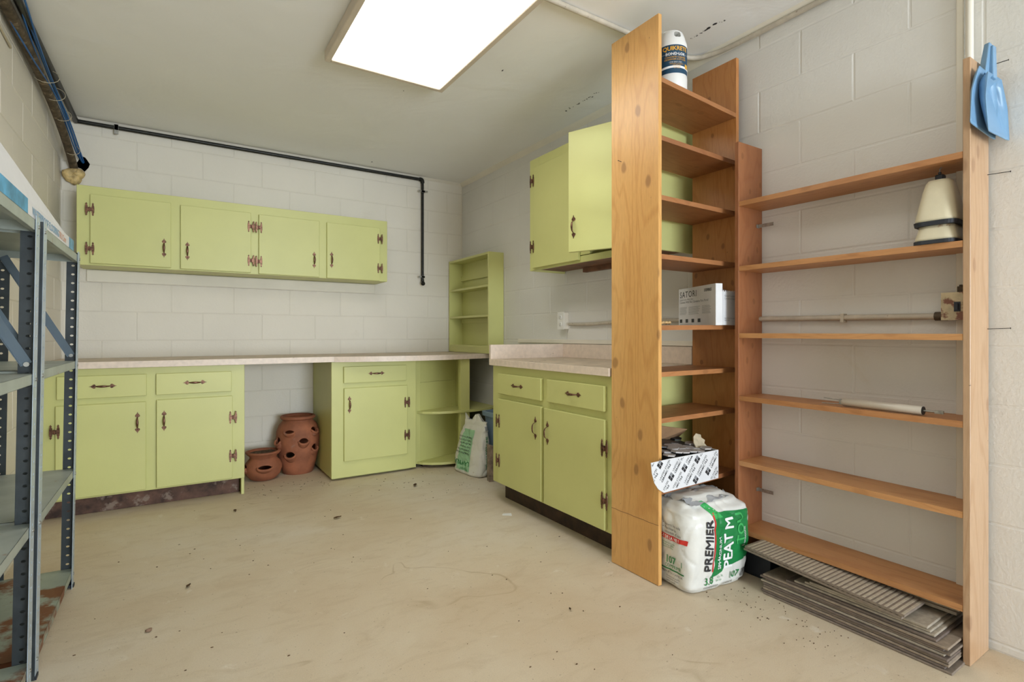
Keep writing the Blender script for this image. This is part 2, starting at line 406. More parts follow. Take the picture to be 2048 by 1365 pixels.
# garage doorway behind the camera: header and side returns
solo('wall_front',MB().box(XL,XR,YF-.15,YF,2.3,ZC).box(XL,XL+1.3,YF-.15,YF,0,2.3).box(XR-.08,XR,YF-.15,YF,0,2.3),M_CREAM,kind='structure',origin=(0,YF,0))
# cove strips and trims
def cove(name,a,b,inward,w=.035):
    a=Vector(a);b=Vector(b);i=Vector(inward)
    mb=MB(); d=Vector((0,0,-w))
    mb.add([a,a+i*w,a+d,b,b+i*w,b+d],[(0,1,2),(3,5,4),(0,3,4,1),(1,4,5,2),(2,5,3,0)])
    solo(name,mb,M_CREAM,kind='structure')
cove('trim_1',(XL,YB,ZC),(XR,YB,ZC),(0,-1,0),.022)
cove('trim_2',(XR,YF,ZC),(XR,YB,ZC),(-1,0,0),.034)
solo('trim_3',MB().box(-.51,1.5,4.6,YB-.0005,1.456,1.538,.003),M_CREAM,kind='structure')
solo('trim_4',MB().box(2.364,XR-.0005,1.87,3.6,1.0265,1.056,.003),M_CREAM,kind='structure')
solo('trim_5',MB().box(2.366,XR-.0005,.708,.73,0,ZC,.003),M_CREAM,kind='structure')

# ---------------------------------------------------------------- hardware meshes (local: plate in xz plane, room at -y)
def handle_mesh():
    mb=MB()
    for s in (1,-1):
        prof=[(0,.067),(.003,.057),(.0105,.048),(.0130,.042),(.0110,.037),(.0045,.034),(0,.032)]
        pts=[(x,z) for x,z in prof]+[(-x,z) for x,z in prof[::-1][1:-1]]
        v=[(x,0,z*s) for x,z in pts]+[(x*.8,-.003,(z*.98+.0009)*s) for x,z in pts]; n=len(pts)
        mb.add(v,[list(range(n,2*n))]+[(i,(i+1)%n,n+(i+1)%n,n+i) for i in range(n)])
        mb.lathe([(.003,0),(.0028,.0016),(.0001,.003)],8,T((0,-.0028,.044*s))@RX(R(90)))
    path=[(0,-.002,.034),(0,-.010,.031),(0,-.019,.024),(0,-.023,.012),(0,-.024,0),(0,-.023,-.012),(0,-.019,-.024),(0,-.010,-.031),(0,-.002,-.034)]
    mb.tube(path,[.003,.0034,.0045,.006,.0068,.006,.0045,.0034,.003],8,None,True,(1,.45))
    me=mb.mesh('handle',M_COPPER); fixn(me); return me
def hinge_mesh():
    mb=MB()
    for sx in (-.0165,.0165):
        prof=[(0,.044),(.0022,.039),(.0058,.035),(.0035,.030),(.0068,.020),(.0078,0)]
        pts=prof+[(x,-z) for x,z in prof[::-1][1:]]+[(-x,-z) for x,z in prof[1:]][0:0]
        full=[(x,z) for x,z in prof]+[(x,-z) for x,z in prof[::-1][1:]]
        full+= [(-x,-z) for x,z in prof[1:]]+[(-x,z) for x,z in prof[::-1][1:-1]]
        n=len(full); v=[(sx+x,0,z) for x,z in full]+[(sx+x*.85,-.003,z*.98) for x,z in full]
        mb.add(v,[list(range(n,2*n))]+[(i,(i+1)%n,n+(i+1)%n,n+i) for i in range(n)])
        for z in (-.036,.036): mb.lathe([(.0028,0),(.0024,.0014),(.0001,.0022)],6,T((sx,-.0028,z))@RX(R(90)))
    mb.box(-.010,.010,-.002,0,-.012,.012); mb.cyl((0,-.004,-.014),(0,-.004,.014),.004,8)
    me=mb.mesh('hinge',M_COPPER); fixn(me); return me
HM=handle_mesh(); GM=hinge_mesh()
def slab(x0,x1,z0,z1,y=-.02,t=.019): return MB().box(x0,x1,y,y+t,z0,z1,.0025)
def door(root,x0,x1,z0,z1,handle=None,hinges=(),name='door'):
    d=part(name,slab(x0,x1,z0,z1),M_GREEN,root)
    if handle:
        x,z,rot=handle; inst('handle',HM,d,T((x,-.0205,z))@RY(R(rot)))
    for x,z in hinges: inst('hinge',GM,d,T((x,-.0215,z)))
    return d
# ---- upper cabinet on the back wall; root at (-.53, 4.32)
u=thing('wall_cabinet','long green four-door wall cabinet hung high on the back wall','cabinet',(0,4.33,0))
mb=MB().box(-.53,1.517,0,.287,2.035,2.053,.002).box(-.53,1.517,.0,.287,1.541,1.555,.002)
mb.box(-.53,-.512,.001,.286,1.555,2.035).box(1.499,1.517,.001,.286,1.555,2.035).box(-.51,1.5,.276,.286,1.555,2.035)
part('carcass',mb,M_GREEN,u)
part('face_frame',MB().box(-.53,1.517,-.001,.018,1.54,2.053,.002),M_GREEN,u)
door(u,-.46,-.023,1.552,1.998,(-.063,1.684,0),((-.462,1.898),(-.462,1.645)))
door(u,.032,.473,1.549,1.992,(.073,1.675,0),((.474,1.89),(.474,1.639)))
door(u,.526,.960,1.545,1.988,(.92,1.677,0),((.525,1.889),(.525,1.636)))
door(u,1.017,1.448,1.542,1.986,(1.053,1.688,0),((1.449,1.894),(1.449,1.647)))
# ---- lower cabinet left of the knee hole
u=thing('base_cabinet','green two-door two-drawer base cabinet behind the metal shelving','cabinet',(0,4.0,0))
mb=MB().box(XL+.002,.399,.02,.615,.115,.135).box(XL+.002,XL+.02,.02,.615,.135,.888).box(.381,.399,.02,.615,0,.888,.001).box(XL+.02,.381,.6,.612,.135,.888)
part('carcass',mb,M_GREEN,u)
part('face_frame',MB().box(XL+.002,.399,0,.019,.115,.888,.002),M_GREEN,u)
part('kickboard',MB().box(XL+.002,.375,.09,.11,0,.114,.003),M_TOE,u,label='dark stained brown kickboard')
for a,b,hx in ((-.577,-.149,-.364),(-.1,.319,.109)): door(u,a,b,.711,.845,(hx,.781,90),(),'drawer')
door(u,-.583,-.152,.127,.674,(-.195,.547,0),((-.586,.527),(-.586,.25)))
door(u,-.098,.325,.127,.680,(-.058,.547,0),((.328,.536),(.328,.278)))
# ---- narrow cabinet right of the knee hole
u=thing('base_cabinet','narrow green one-door one-drawer base cabinet right of the clay pots','cabinet',T((.976,4.0,0)))
mb=MB().box(0,.018,.02,.612,.02,.887,.001).box(.648,.666,.02,.612,.02,.887).box(.018,.648,.02,.612,.06,.08).box(.018,.648,.6,.612,.08,.887)
mb.box(.02,.64,.06,.6,0,.03)
part('carcass',mb,M_GREEN,u)
part('face_frame',MB().box(0,.666,0,.019,.018,.887,.002),M_GREEN,u)
door(u,.086,.577,.726,.85,(.334,.793,90),(),'drawer')
door(u,.088,.586,.14,.688,(.127,.564,0),((.583,.552),(.583,.292)))
# ---- corner shelf stand under the worktop end
u=thing('corner_shelf','green open corner shelf stand with curved shelves under the worktop','shelf',(1.7,4.1,0))
part('side_post',MB().hexa([(1.648,4.045,.03),(1.70,4.05,.03),(1.70,4.075,.03),(1.648,4.07,.03),(1.648,4.045,.885),(1.70,4.05,.885),(1.70,4.075,.885),(1.648,4.07,.885)]),M_GREEN,u,True)
part('post',MB().box(1.995,2.083,3.905,3.945,.03,.885,.002),M_GREEN,u,True)
def slantpanel(z0,z1): return MB().hexa([(1.70,4.06,z0),(2.1,4.17,z0),(2.1,4.185,z0),(1.70,4.075,z0),(1.70,4.06,z1),(2.1,4.17,z1),(2.1,4.185,z1),(1.70,4.075,z1)])
part('back_panel',slantpanel(.03,.695),M_GREEN,u,True); part('back_panel',slantpanel(.6965,.885),M_GREEN,u,True)
part('back_panel',MB().box(2.083,2.099,3.945,4.18,.03,.885),M_GREEN,u,True)
crv=[(1.655,4.07),(1.70,4.0),(1.76,3.95),(1.83,3.915),(1.92,3.893),(2.02,3.885),(2.12,3.885),(2.22,3.90),(2.30,3.93),(2.378,3.98),(2.378,4.6),(1.655,4.6)]
for z in (.03,.445): part('shelf',MB().prism(crv,z-.001,z+.018),M_GREEN,u,True)
mb=MB().prism([(1.72,4.05),(2.3,4.05),(2.3,4.5),(1.72,4.5)],0,.029); part('plinth',mb,M_TOE2,u,True)
# ---- worktops
wt=thing('worktop','long pink laminate worktop section over left cabinet and knee hole','worktop',(0,4.0,.888))
part('edge_band',MB().box(XL+.002,.985,3.950,3.958,.889,.929,.001),M_LAM,wt,True)
part('top',MB().box(XL+.002,.985,3.958,YB-.004,.8895,.9285),M_LAMTOP,wt,True,label='dusty worn laminate top')
wt=thing('worktop','bowed pink laminate worktop section carrying the open green spice shelf','worktop',(1.6,4.0,.888))
N=14
def fr(i):
    t=i/N; x=.986+t*(2.378-.986); y=3.952-.13*math.sin(math.pi*min(1,t*1.02)**.9)
    return x,y
pts=[fr(i) for i in range(N+1)]
mb=MB().prism([(x,y+.007) for x,y in pts]+[(2.378,YB-.004),(.986,YB-.004)],.8885,.9275); part('top',mb,M_LAMTOP,wt,True,label='dusty worn laminate top')
mb=MB()
for i in range(N):
    (x0,y0),(x1,y1)=pts[i],pts[i+1]; mb.hexa([(x0,y0,.888),(x1,y1,.888),(x1,y1+.0068,.888),(x0,y0+.0068,.888),(x0,y0,.928),(x1,y1,.928),(x1,y1+.0068,.928),(x0,y0+.0068,.928)])
part('edge_band',mb,M_LAM,wt,True)
# ---- spice shelf on worktop
u=thing('spice_shelf','open green painted shelf unit standing on worktop in the corner','shelf',(2.3,4.2,.93))
y0,y1,x0,x1=3.839,4.606,2.228,2.378
part('side_panel',MB().box(x0,x1,y0,y0+.02,.93,1.795,.002),M_GREEN,u,True)
part('side_panel',MB().box(x0,x1,y1-.02,y1,.93,1.795,.002),M_GREEN,u,True)
part('top',MB().box(x0+.001,x1,y0+.02,y1-.02,1.775,1.795,.002),M_GREEN,u,True)
for z in (1.518,1.262,.995): part('shelf',MB().box(x0+.002,x1-.012,y0+.02,y1-.02,z-.018,z,.001),M_GREEN,u,True)
part('kick_strip',MB().box(x0+.004,x0+.02,y0+.02,y1-.02,.93,.977),M_GREEN,u,True)
part('back_panel',MB().box(x1-.012,x1,y0+.02,y1-.02,.93,1.775),M_GREEN,u,True)
for z0_,z1_ in ((1.61,1.655),(1.20,1.243)): part('cleat',MB().box(x1-.028,x1-.012,y0+.02,y1-.02,z0_,z1_),M_GREEN,u,True)
# ---- right base cabinet (local x=-Y)
MRc=T((1.78,0,0))@RZ(R(-90))
u=thing('base_cabinet','green base cabinet along the right wall with two doors and two drawers','cabinet',MRc)
mb=MB().box(-3.008,-2.99,.02,.597,.123,.888).box(-1.893,-1.875,.02,.597,0,.888).box(-2.99,-1.893,.02,.597,.123,.14).box(-2.99,-1.893,.585,.597,.14,.888)
part('carcass',mb,M_GREEN,u)
part('face_frame',MB().box(-3.008,-1.875,0,.019,.122,.888,.002),M_GREEN,u)
part('kickboard',MB().box(-2.99,-1.893,.085,.105,0,.121),M_TOE2,u,label='dark brown recessed kickboard')
door(u,-2.919,-2.442,.711,.839,(-2.688,.775,90),(),'drawer')
door(u,-2.383,-1.914,.713,.839,(-2.151,.778,90),(),'drawer')
door(u,-2.914,-2.438,.133,.677,(-2.492,.548,0),((-2.912,.534),(-2.912,.279)))
door(u,-2.413,-1.912,.133,.674,(-2.375,.539,0),((-1.91,.537),(-1.91,.281)))
wt=thing('worktop','pink laminate worktop with raised backsplash on the right wall cabinet','worktop',(2.07,2.4,.889))
part('edge_band',MB().box(1.752,1.759,1.872,3.013,.889,.929,.001),M_LAM,wt,True)
part('top',MB().box(1.759,2.376,1.872,3.013,.8895,.9285),M_LAMTOP,wt,True,label='dusty worn laminate top')
part('backsplash',MB().box(1.753,2.358,2.993,3.014,.9287,1.024,.001),M_LAM,wt,True)
part('backsplash',MB().box(2.358,2.377,1.872,3.014,.9287,1.024,.001),M_LAM,wt,True)
# ---- right upper cabinet with an open door
MRu=T((2.08,0,0))@RZ(R(-90))
u=thing('wall_cabinet','tall green wall cabinet on the right wall with one door ajar','cabinet',MRu)
mb=MB().box(-3.011,-2.993,.019,.296,1.532,2.298).box(-1.898,-1.88,.019,.296,1.532,2.298,.001).box(-2.993,-1.898,.019,.296,2.28,2.298).box(-2.993,-1.898,.288,.296,1.56,2.28).box(-2.41,-2.395,.02,.288,1.56,2.28)
part('carcass',mb,M_GREEN,u)
part('bottom_panel',MB().box(-2.993,-1.898,.019,.28,1.545,1.557),M_BROWNWOOD,u,label='bare brown wooden underside')
part('cleat',MB().box(-2.75,-2.3,.255,.29,1.515,1.544),M_BROWNWOOD,u,label='bare wooden cleat')
mb=MB().box(-3.011,-2.90,0,.019,1.532,2.298,.001).box(-2.50,-2.385,0,.019,1.575,2.22,.001).box(-2.9,-1.88,0,.019,2.22,2.298,.001).box(-2.9,-1.88,0,.019,1.532,1.570,.001).box(-1.93,-1.88,0,.019,1.575,2.22,.001)
part('face_frame',mb,M_GREEN,u)
door(u,-2.957,-2.47,1.545,2.232,None,((-2.957,2.142),(-2.957,1.691)))
dm=MB().box(-.48,0,-.02,-.001,1.558,2.243,.0025)
d=part('door',dm,M_GREEN,u,M=T((-1.905,-.002,0))@RZ(R(21.5)),label='green door standing ajar')
inst('handle',HM,d,T((-.445,-.0205,1.70))); inst('hinge',GM,d,T((-.01,-.0215,2.14))); inst('hinge',GM,d,T((-.01,-.0215,1.69)))
# ---------------------------------------------------------------- tall bookcase
u=thing('tall_shelf_unit','tall narrow pine shelf unit at the end of the right worktop','shelf',(2.05,1.7,0))
part('side_board',MB().box(1.760,1.780,1.57,1.862,.002,2.483,.0015),M_WA,u,True,label='knotty honey pine side board')
part('side_board',MB().box(2.312,2.333,1.572,1.832,.002,2.449,.0015),M_WB,u,True)
shz=[(2.213,2.175),(1.959,1.941),(1.699,1.693),(1.442,1.442),(1.131,1.138),(.927,.929),(.725,.730),(.414,.430)]
for a,b in shz:
    t=.021; x0_,x1_,ya,yb=1.7805,2.3115,1.573,1.835
    part('shelf',MB().hexa([(x0_,ya,a-t),(x1_,ya,b-t),(x1_,yb,b-t),(x0_,yb,a-t),(x0_,ya,a),(x1_,ya,b),(x1_,yb,b),(x0_,yb,a)]),M_WSX,u,True)
nm=MB().cyl((1.745,1.80,1.905),(1.762,1.795,1.9),.0013,6).cyl((1.7435,1.8005,1.9055),(1.745,1.80,1.905),.003,8)
part('nail',nm,M_DARK,u,True)
cr=MB().tube([(1.7598,1.862-.0292*i,.263+.0012*math.sin(i*2.1)) for i in range(11)],.0009,5); part('crack',cr,M_BROWNWOOD,u,True)
# ---------------------------------------------------------------- wide wall rack
u=thing('open_shelf_rack','wide open wooden shelf rack against the right block wall','shelf',(2.28,1.07,0))
part('upright',MB().box(2.194,2.379,1.4795,1.50,.002,1.985,.0015),M_WR,u,True,label='orange fir upright board')
part('upright',MB().box(2.194,2.364,.6385,.6585,.001,2.003,.0015),M_WN,u,True,label='pale fir upright board')
rz=[(1.706,1.698),(1.407,1.403),(1.097,1.093),(.807,.803),(.508,.503),(.197,.193)]
for a,b in rz:
    t=.0215; ya,yb=.659,1.479
    part('shelf',MB().hexa([(2.195,ya,b-t),(2.379,ya,b-t),(2.379,yb,a-t),(2.195,yb,a-t),(2.195,ya,b),(2.379,ya,b),(2.379,yb,a),(2.195,yb,a)]),M_WSY,u,True)
for z in (1.607,.353):
    b_=MB().box(2.340,2.3415,1.40,1.478,z-.008,z+.008).box(2.330,2.352,1.476,1.4785,z-.008,z+.008)
    part('bracket',b_,M_GALV,u,True)
for z,x in ((1.11,2.362),(1.64,2.362)):
    part('nail',MB().cyl((x-.012,.6385,z),(x+.012,.585,z+.002),.0012,6).cyl((x+.012,.585,z+.002),(x+.0125,.584,z+.002),.003,8),M_DARK,u,True)
part('nail',MB().cyl((2.30,.6385,1.993),(2.315,.575,1.998),.0013,6).cyl((2.315,.575,1.998),(2.3153,.574,1.998),.003,8),M_DARK,u,True)
# ---------------------------------------------------------------- ceiling lamp
M_LF=simple('beige_metal',(214,200,180),.45)
def fixture(label,y0,y1):
    x0,x1,zb=.655,1.325,2.515
    u=thing('ceiling_lamp',label,'lamp',(.99,(y0+y1)/2,ZC))
    mb=MB().box(x0,x0+.03,y0,y1,zb,ZC-.001,.003).box(x1-.03,x1,y0,y1,zb,ZC-.001,.003).box(x0+.03,x1-.03,y0,y0+.03,zb,ZC-.001,.003).box(x0+.03,x1-.03,y1-.03,y1,zb,ZC-.001,.003)
    part('frame',mb,M_LF,u,True)
    part('diffuser',MB().box(x0+.03,x1-.03,y0+.03,y1-.03,zb+.006,zb+.012),M_LAMP,u,True)
fixture('rectangular fluorescent ceiling fixture with a bright white lens',1.52,2.83)
# ---------------------------------------------------------------- pipes and cables
def bez(pts,n=6):
    P=[Vector(p) for p in pts]; out=[]
    for i in range(len(P)-1):
        p0=P[max(i-1,0)];p1=P[i];p2=P[i+1];p3=P[min(i+2,len(P)-1)]
        for k in range(n):
            t=k/n; out.append(.5*((2*p1)+(p2-p0)*t+(2*p0-5*p1+4*p2-p3)*t*t+(3*p1-p0-3*p2+p3)*t**3))
    out.append(P[-1]); return out
u=thing('black_pipe','thin black pipe along back wall under ceiling with a drop leg','pipe',(.7,4.59,2.545))
part('pipe',MB().cyl((-.56,4.592,2.540),(1.935,4.592,2.541),.0135,10),M_DARK,u,True)
part('pipe',MB().cyl((1.95,4.592,2.52),(1.95,4.592,1.60),.0125,10),M_DARK,u,True)
mb=MB().tube(bez([(1.92,4.592,2.541),(1.945,4.592,2.538),(1.951,4.592,2.51)]),.018,10); part('elbow',mb,M_DARK,u,True)
mb=MB().tube(bez([(1.95,4.592,1.605),(1.95,4.588,1.58),(1.945,4.565,1.565)]),[.015]*6+[.019]*6+[.019],10); part('elbow',mb,M_DARK,u,True)
for (x,z,v) in ((-.345,2.540,0),(1.95,2.43,1),(1.95,1.63,1)):
    mb=MB()
    if v: mb.box(x-.045,x+.045 if z>2 else x+.016,4.574,4.577,z-.009,z+.009).box(x-.017,x+.017,4.574,4.6,z-.008,z+.008)
    else: mb.box(x-.012,x+.012,4.574,4.577,z-.05,z+.018).box(x-.011,x+.011,4.574,4.612,z-.02,z+.018)
    part('clamp',mb,M_GALV,u,True)
u=thing('black_pipe','black pipe running along the left wall at the ceiling','pipe',(-.57,3,2.545))
part('pipe',MB().cyl((-.566,4.60,2.542),(-.585,1.3,2.545),.017,10),M_DARK,u,True)
u=thing('rusty_pipe','thick dusty brown pipe bending down left wall into the back wall','pipe',(-.6,4,2.4))
pth=bez([(-.575,4.62,2.20),(-.578,4.50,2.265),(-.59,4.25,2.37),(-.602,3.95,2.45),(-.608,3.5,2.495),(-.612,2.8,2.51),(-.614,1.3,2.51)])
part('pipe',MB().tube(pth,.0235,12),M_PIPE,u,True)
fm=MB()
for i in range(9):
    a=i*.7; r=.024+.012*random.random()
    c=Vector((-.575+.04*math.cos(a)*(.3+.7*random.random()),4.592-.012*random.random(),2.175+.03*math.sin(a)*.8-.01))
    fm.grid(lambda s,t,c=c,r=r:tuple(c+Vector((math.cos(2*math.pi*s)*math.sin(math.pi*t),math.sin(2*math.pi*s)*math.sin(math.pi*t),math.cos(math.pi*t)))*r*(1+.25*noise.noise(c*30+Vector((s*3,t*3,0))))),10,6,True,True)
solo('foam_plug',fm,M_FOAM,'lump of yellow expanding foam on back wall under brown pipe','foam')
hm_=MB().prism([(-.53+.035*math.cos(a)*random.uniform(.7,1.2),2.265+.05*math.sin(a)*random.uniform(.7,1.2)) for a in [i*math.pi/5 for i in range(10)]],-.002,.0,RX(R(90)))
hm_.v=[(x,4.6155,z) if y>-.001 else (x,4.613,z) for x,y,z in hm_.v]
solo('broken_hole',hm_,simple('broken_block',(92,84,78),.95,0,.3,60,.8,60),'broken hole in the back wall where blue cables enter','hole')
for k in range(4):
    ox=.012*math.cos(k*1.6); oz=.012*math.sin(k*1.6)
    pp=[(-.53+ox*.4,4.612,2.27+oz*.4),(-.545+ox,4.50,2.315+oz),(-.56+ox,4.2,2.41+oz),(-.578+ox,3.9,2.475+oz),(-.572+ox,3.4,2.512+oz),(-.556+ox,2.9,2.548+oz*.5),(-.552+ox*.5,2.2,2.558+oz*.3),(-.552+ox*.5,1.3,2.558+oz*.3)]
    if k==3: pp[4]=(-.60,3.45,2.47); pp[5]=(-.615,3.0,2.50)
    solo('blue_cable',MB().tube(bez(pp,5),.0042,6),M_CABLE,'bright blue network cable bundled on the left wall pipes','cable','blue cables bundled along the left wall pipes',origin=(-.55,4,2.5))
solo('beige_cable',MB().tube(bez([(-.64,3.30,2.42),(-.641,3.0,2.44),(-.636,2.7,2.49),(-.64,2.2,2.50),(-.64,1.3,2.5)]),.005,6),M_BEIGEC,'sagging beige cable pinned to the left wall','cable',origin=(-.64,3,2.45))
tm=MB()
def ring(c,r,ax,mb,rr=.0016,n=14):
    ax=Vector(ax).normalized(); a=ax.cross(Vector((0,0,1))).normalized(); b=ax.cross(a)
    pts=[Vector(c)+(a*math.cos(2*math.pi*i/n)*r[0]+b*math.sin(2*math.pi*i/n)*r[1]) for i in range(n+1)]
    mb.tube(pts,rr,5)
for ti,(c,r) in enumerate((((-.566,4.45,2.30),(.04,.04)),((-.575,4.15,2.42),(.045,.045)),((-.582,3.95,2.47),(.05,.05)),((-.585,3.75,2.49),(.055,.05)),((-.59,2.95,2.51),(.05,.045)))):
    t_=MB(); ring(c,r,(0,1,-.5),t_); solo('cord_tie',t_,M_BEIGEC,['off-white string tie nearest the yellow foam lump','second off-white string tie up from the foam lump','third off-white string tie up from the foam lump','fourth off-white string tie up from the foam lump','off-white string tie nearest the camera, near the picture corner'][ti],'string','strings tied around the left wall pipes')
# conduit: ceiling to right wall
pth=bez([(1.34,1.845,2.558),(1.8,1.845,2.558),(2.18,1.845,2.556),(2.30,1.825,2.553),(2.352,1.74,2.55),(2.364,1.55,2.545),(2.364,.9,2.544),(2.364,-.5,2.544)],6)
solo('painted_conduit',MB().tube(pth,.0125,10),M_PIPEP,'chipped painted conduit curving from ceiling onto the right wall','conduit',origin=(2.3,1.8,2.55))
solo('painted_conduit',MB().cyl((2.362,.690,2.0),(2.362,.690,2.53),.0115,10),M_CREAM,'straight white vertical conduit above the pale upright board','conduit')
u=thing('wall_conduit','cream conduit running low along the right wall from outlet to rusty box','conduit',(2.36,2,1.16))
part('pipe',MB().tube(bez([(2.365,2.93,1.165),(2.362,2.7,1.163),(2.361,2.4,1.172),(2.363,2.0,1.172),(2.363,1.5,1.166),(2.363,.775,1.158)]),.0115,8),M_PIPEP,u,True)
part('strap',MB().box(2.350,2.3785,1.10,1.113,1.142,1.178),M_PIPEP,u,True)
u=thing('wall_outlet','surface mounted white duplex outlet box above the right worktop','outlet',(2.36,2.99,1.19))
part('box',MB().box(2.335,2.379,2.955,3.022,1.13,1.25,.003),M_CREAM,u,True)
part('cover_plate',MB().box(2.331,2.335,2.951,3.026,1.127,1.253,.001),M_WHITE,u,True)
for z in (1.165,1.215):
    rc=part('receptacle',MB().lathe([(.0165,0),(.0165,.003),(.015,.004)],14,T((2.331,2.9885,z))@RY(R(-90))),M_WHITE,u,True)
    part('slot',MB().box(2.3265,2.3272,2.980,2.9822,z-.002,z+.008).box(2.3265,2.3272,2.9945,2.9967,z-.002,z+.008).box(2.3265,2.3272,2.986,2.991,z-.010,z-.006),M_INK,rc,True)
u=thing('switch_box','rusty cream painted switch box on the right wall behind upright','switch box',(2.34,.75,1.14))
part('box',MB().box(2.318,2.378,.672,.750,1.150,1.232,.004),M_SWITCH,u,True)
part('cover',MB().box(2.312,2.318,.666,.756,1.142,1.240,.003),M_SWITCH,u,True)
part('toggle',MB().box(2.302,2.312,.705,.713,1.178,1.200).box(2.309,2.3121,.700,.718,1.172,1.206),M_RUBBER,u,True)
part('connector',MB().cyl((2.352,.71,1.24),(2.352,.71,1.262),.012,8).cyl((2.352,.71,1.262),(2.352,.71,1.268),.006,6),M_PIPE,u,True)
part('connector',MB().cyl((2.363,.752,1.158),(2.363,.790,1.158),.016,8),M_PIPE,u,True)
# ---------------------------------------------------------------- steel shelving
def holed(w,h,pitch=.0381,r=.0062,ry=.0045):
    """strip in xz plane x 0..w z 0..h with holes"""
    mb=MB(); n=int(h/pitch); p=h/n; cx=w*.5
    for i in range(n):
        z0=i*p; z1=z0+p; cz=(z0+z1)/2
        ov=[(cx+r*math.cos(a),0,cz+ry*math.sin(a)) for a in [R(22.5+45*k) for k in range(8)]]
        rv=[(w,0,cz+p*.25),(w*.75,0,z1),(w*.25,0,z1),(0,0,cz+p*.25),(0,0,cz-p*.25),(w*.25,0,z0),(w*.75,0,z0),(w,0,cz-p*.25)]
        cor=[(w,0,z1),(0,0,z1),(0,0,z0),(w,0,z0)]
        v=ov+rv+cor; f=[]
        for k in range(8): f.append((k,(k+1)%8,8+(k+1)%8,8+k))
        f+= [(8,16,9),(10,17,11),(12,18,13),(14,19,15)]
        mb.add(v,f)
    return mb
def flange(name,root,M,w,h,mat,th=.0016):
    mb=holed(w,h); me=mb.mesh(name,mat)
    bm=bmesh.new(); bm.from_mesh(me); bmesh.ops.remove_doubles(bm,verts=bm.verts,dist=1e-5); bmesh.ops.recalc_face_normals(bm,faces=bm.faces); bm.to_mesh(me); bm.free()
    o=part(name,me,mat,root,M=M); s=o.modifiers.new('solid','SOLIDIFY'); s.thickness=th; s.offset=0; return o
def shelving(label,y0,y1,levels,tilt,near_label=None):
    XF,XB=-.372,-.640
    root=thing('steel_shelving',label,'shelf',T((XF,y0,0))@RY(R(tilt)))
    W=XB-XF; D=y1-y0; H=levels[-1]+.012
    for (x,sx) in ((0,-1),(W,1)):
        for (y,sy) in ((0,1),(D,-1)):
            # outer flange along Y faces the room; inner flange along X
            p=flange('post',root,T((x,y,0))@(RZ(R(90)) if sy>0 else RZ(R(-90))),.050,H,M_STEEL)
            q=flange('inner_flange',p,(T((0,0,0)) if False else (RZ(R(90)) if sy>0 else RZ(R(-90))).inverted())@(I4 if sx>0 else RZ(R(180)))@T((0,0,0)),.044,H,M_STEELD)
            q['label']='inner flange coloured as shaded'
            part('foot',MB().box(x-.004 if sx>0 else x-.03,x+.03 if sx>0 else x+.004,min(y,y+sy*.03),max(y,y+sy*.03),0,.012),M_RUBBER,root)
    for i,z in enumerate(levels):
        mt=M_RUST if i==0 else M_SHELF
        s=.003
        mb=MB().box(W+s,-s,s,D-s,z-.0015,z)
        mb.box(-s-.0015,-s,s,D-s,z-.032,z).box(W+s,W+s+.0015,s,D-s,z-.032,z)
        mb.box(W+s,-s,s,s+.0015,z-.030,z).box(W+s,-s,D-s-.0015,D-s,z-.030,z)
        mb.box(-s-.014,-s,s,D-s,z-.032,z-.0305).box(W+s,W+s+.014,s,D-s,z-.032,z-.0305)
        sh=part('shelf',mb,mt,root)
        for yy in (.02,D-.02): part('bolt',MB().cyl((0,yy,z-.018),(.004,yy,z-.018),.0055,8),M_GALV,sh)
    # end braces
    for yy in (D-.004,.004):
        a=Vector((-.022,yy-.003,1.0)); b_=Vector((W+.025,yy-.003,1.41)); d=(b_-a).normalized(); n=Vector((0,1,0)); t=d.cross(n)
        mb=MB(); 
        def q(p,s1,s2): return tuple(p+t*s1+n*s2)
        mb.hexa([q(a,-.014,0),q(a,.014,0),q(a,.014,-.0015),q(a,-.014,-.0015),q(b_,-.014,0),q(b_,.014,0),q(b_,.014,-.0015),q(b_,-.014,-.0015)])
        mb.hexa([q(a,.0125,0),q(a,.014,0),q(a,.014,-.012),q(a,.0125,-.012),q(b_,.0125,0),q(b_,.014,0),q(b_,.014,-.012),q(b_,.0125,-.012)])
        br=part('brace',mb,M_STEEL if False else simple('slate_enamel',(96,110,120),.35,.2),root)
        part('bolt',MB().cyl(tuple(a),tuple(a+Vector((0,-.008,0))),.0075,8),M_GALV,br)
    return root
shelving('grey steel shelving unit by left wall in front of base cabinet',2.205,2.957,[.075,.508,.977,1.436],.85)
shelving('grey steel shelving unit cut off by the left picture edge',1.395,2.148,[.09,.514,.972,1.436],.85)
# cartons on top shelf
u=thing('flooring_carton','long white flooring carton lying on the top steel shelf','box',T((-.36,2.2,1.4375)))
part('carton',MB().box(-.20,0,-.62,.66,0,.05,.002),M_PAPER,u)
def card_quad(a,b,c,d,t=.003): # thin card through four points
    n=(Vector(b)-Vector(a)).cross(Vector(d)-Vector(a)).normalized()*t
    return MB().hexa([a,b,c,d]+[tuple(Vector(p)+n) for p in (a,b,c,d)])
part('lid_flap',card_quad((-.012,-.60,.051),(-.012,.66,.051),(-.035,.66,.062),(-.035,-.62,.20)),M_PAPER,u)
Mt=T((.0012,0,0))@RZ(R(90))@RX(R(90))
text('WATERPROOF FLOORING',.036,simple('blue_ink',(120,170,205),.5),u,T((.001,-.10,.012))@RZ(R(90))@RX(R(90)),bold=.01)
text('TRU Core',.034,simple('orange_ink',(230,165,135),.5),u,T((.001,.33,.012))@RZ(R(90))@RX(R(90)),bold=.01)
part('printed_panel',MB().box(.0003,.0012,-.60,-.16,.004,.048),simple('sea_print',(90,170,210),.5,0,.3,9),u)
part('printed_panel',MB().box(.0003,.0012,.55,.66,.004,.048),simple('sea_print2',(120,180,215),.5,0,.3,9),u)
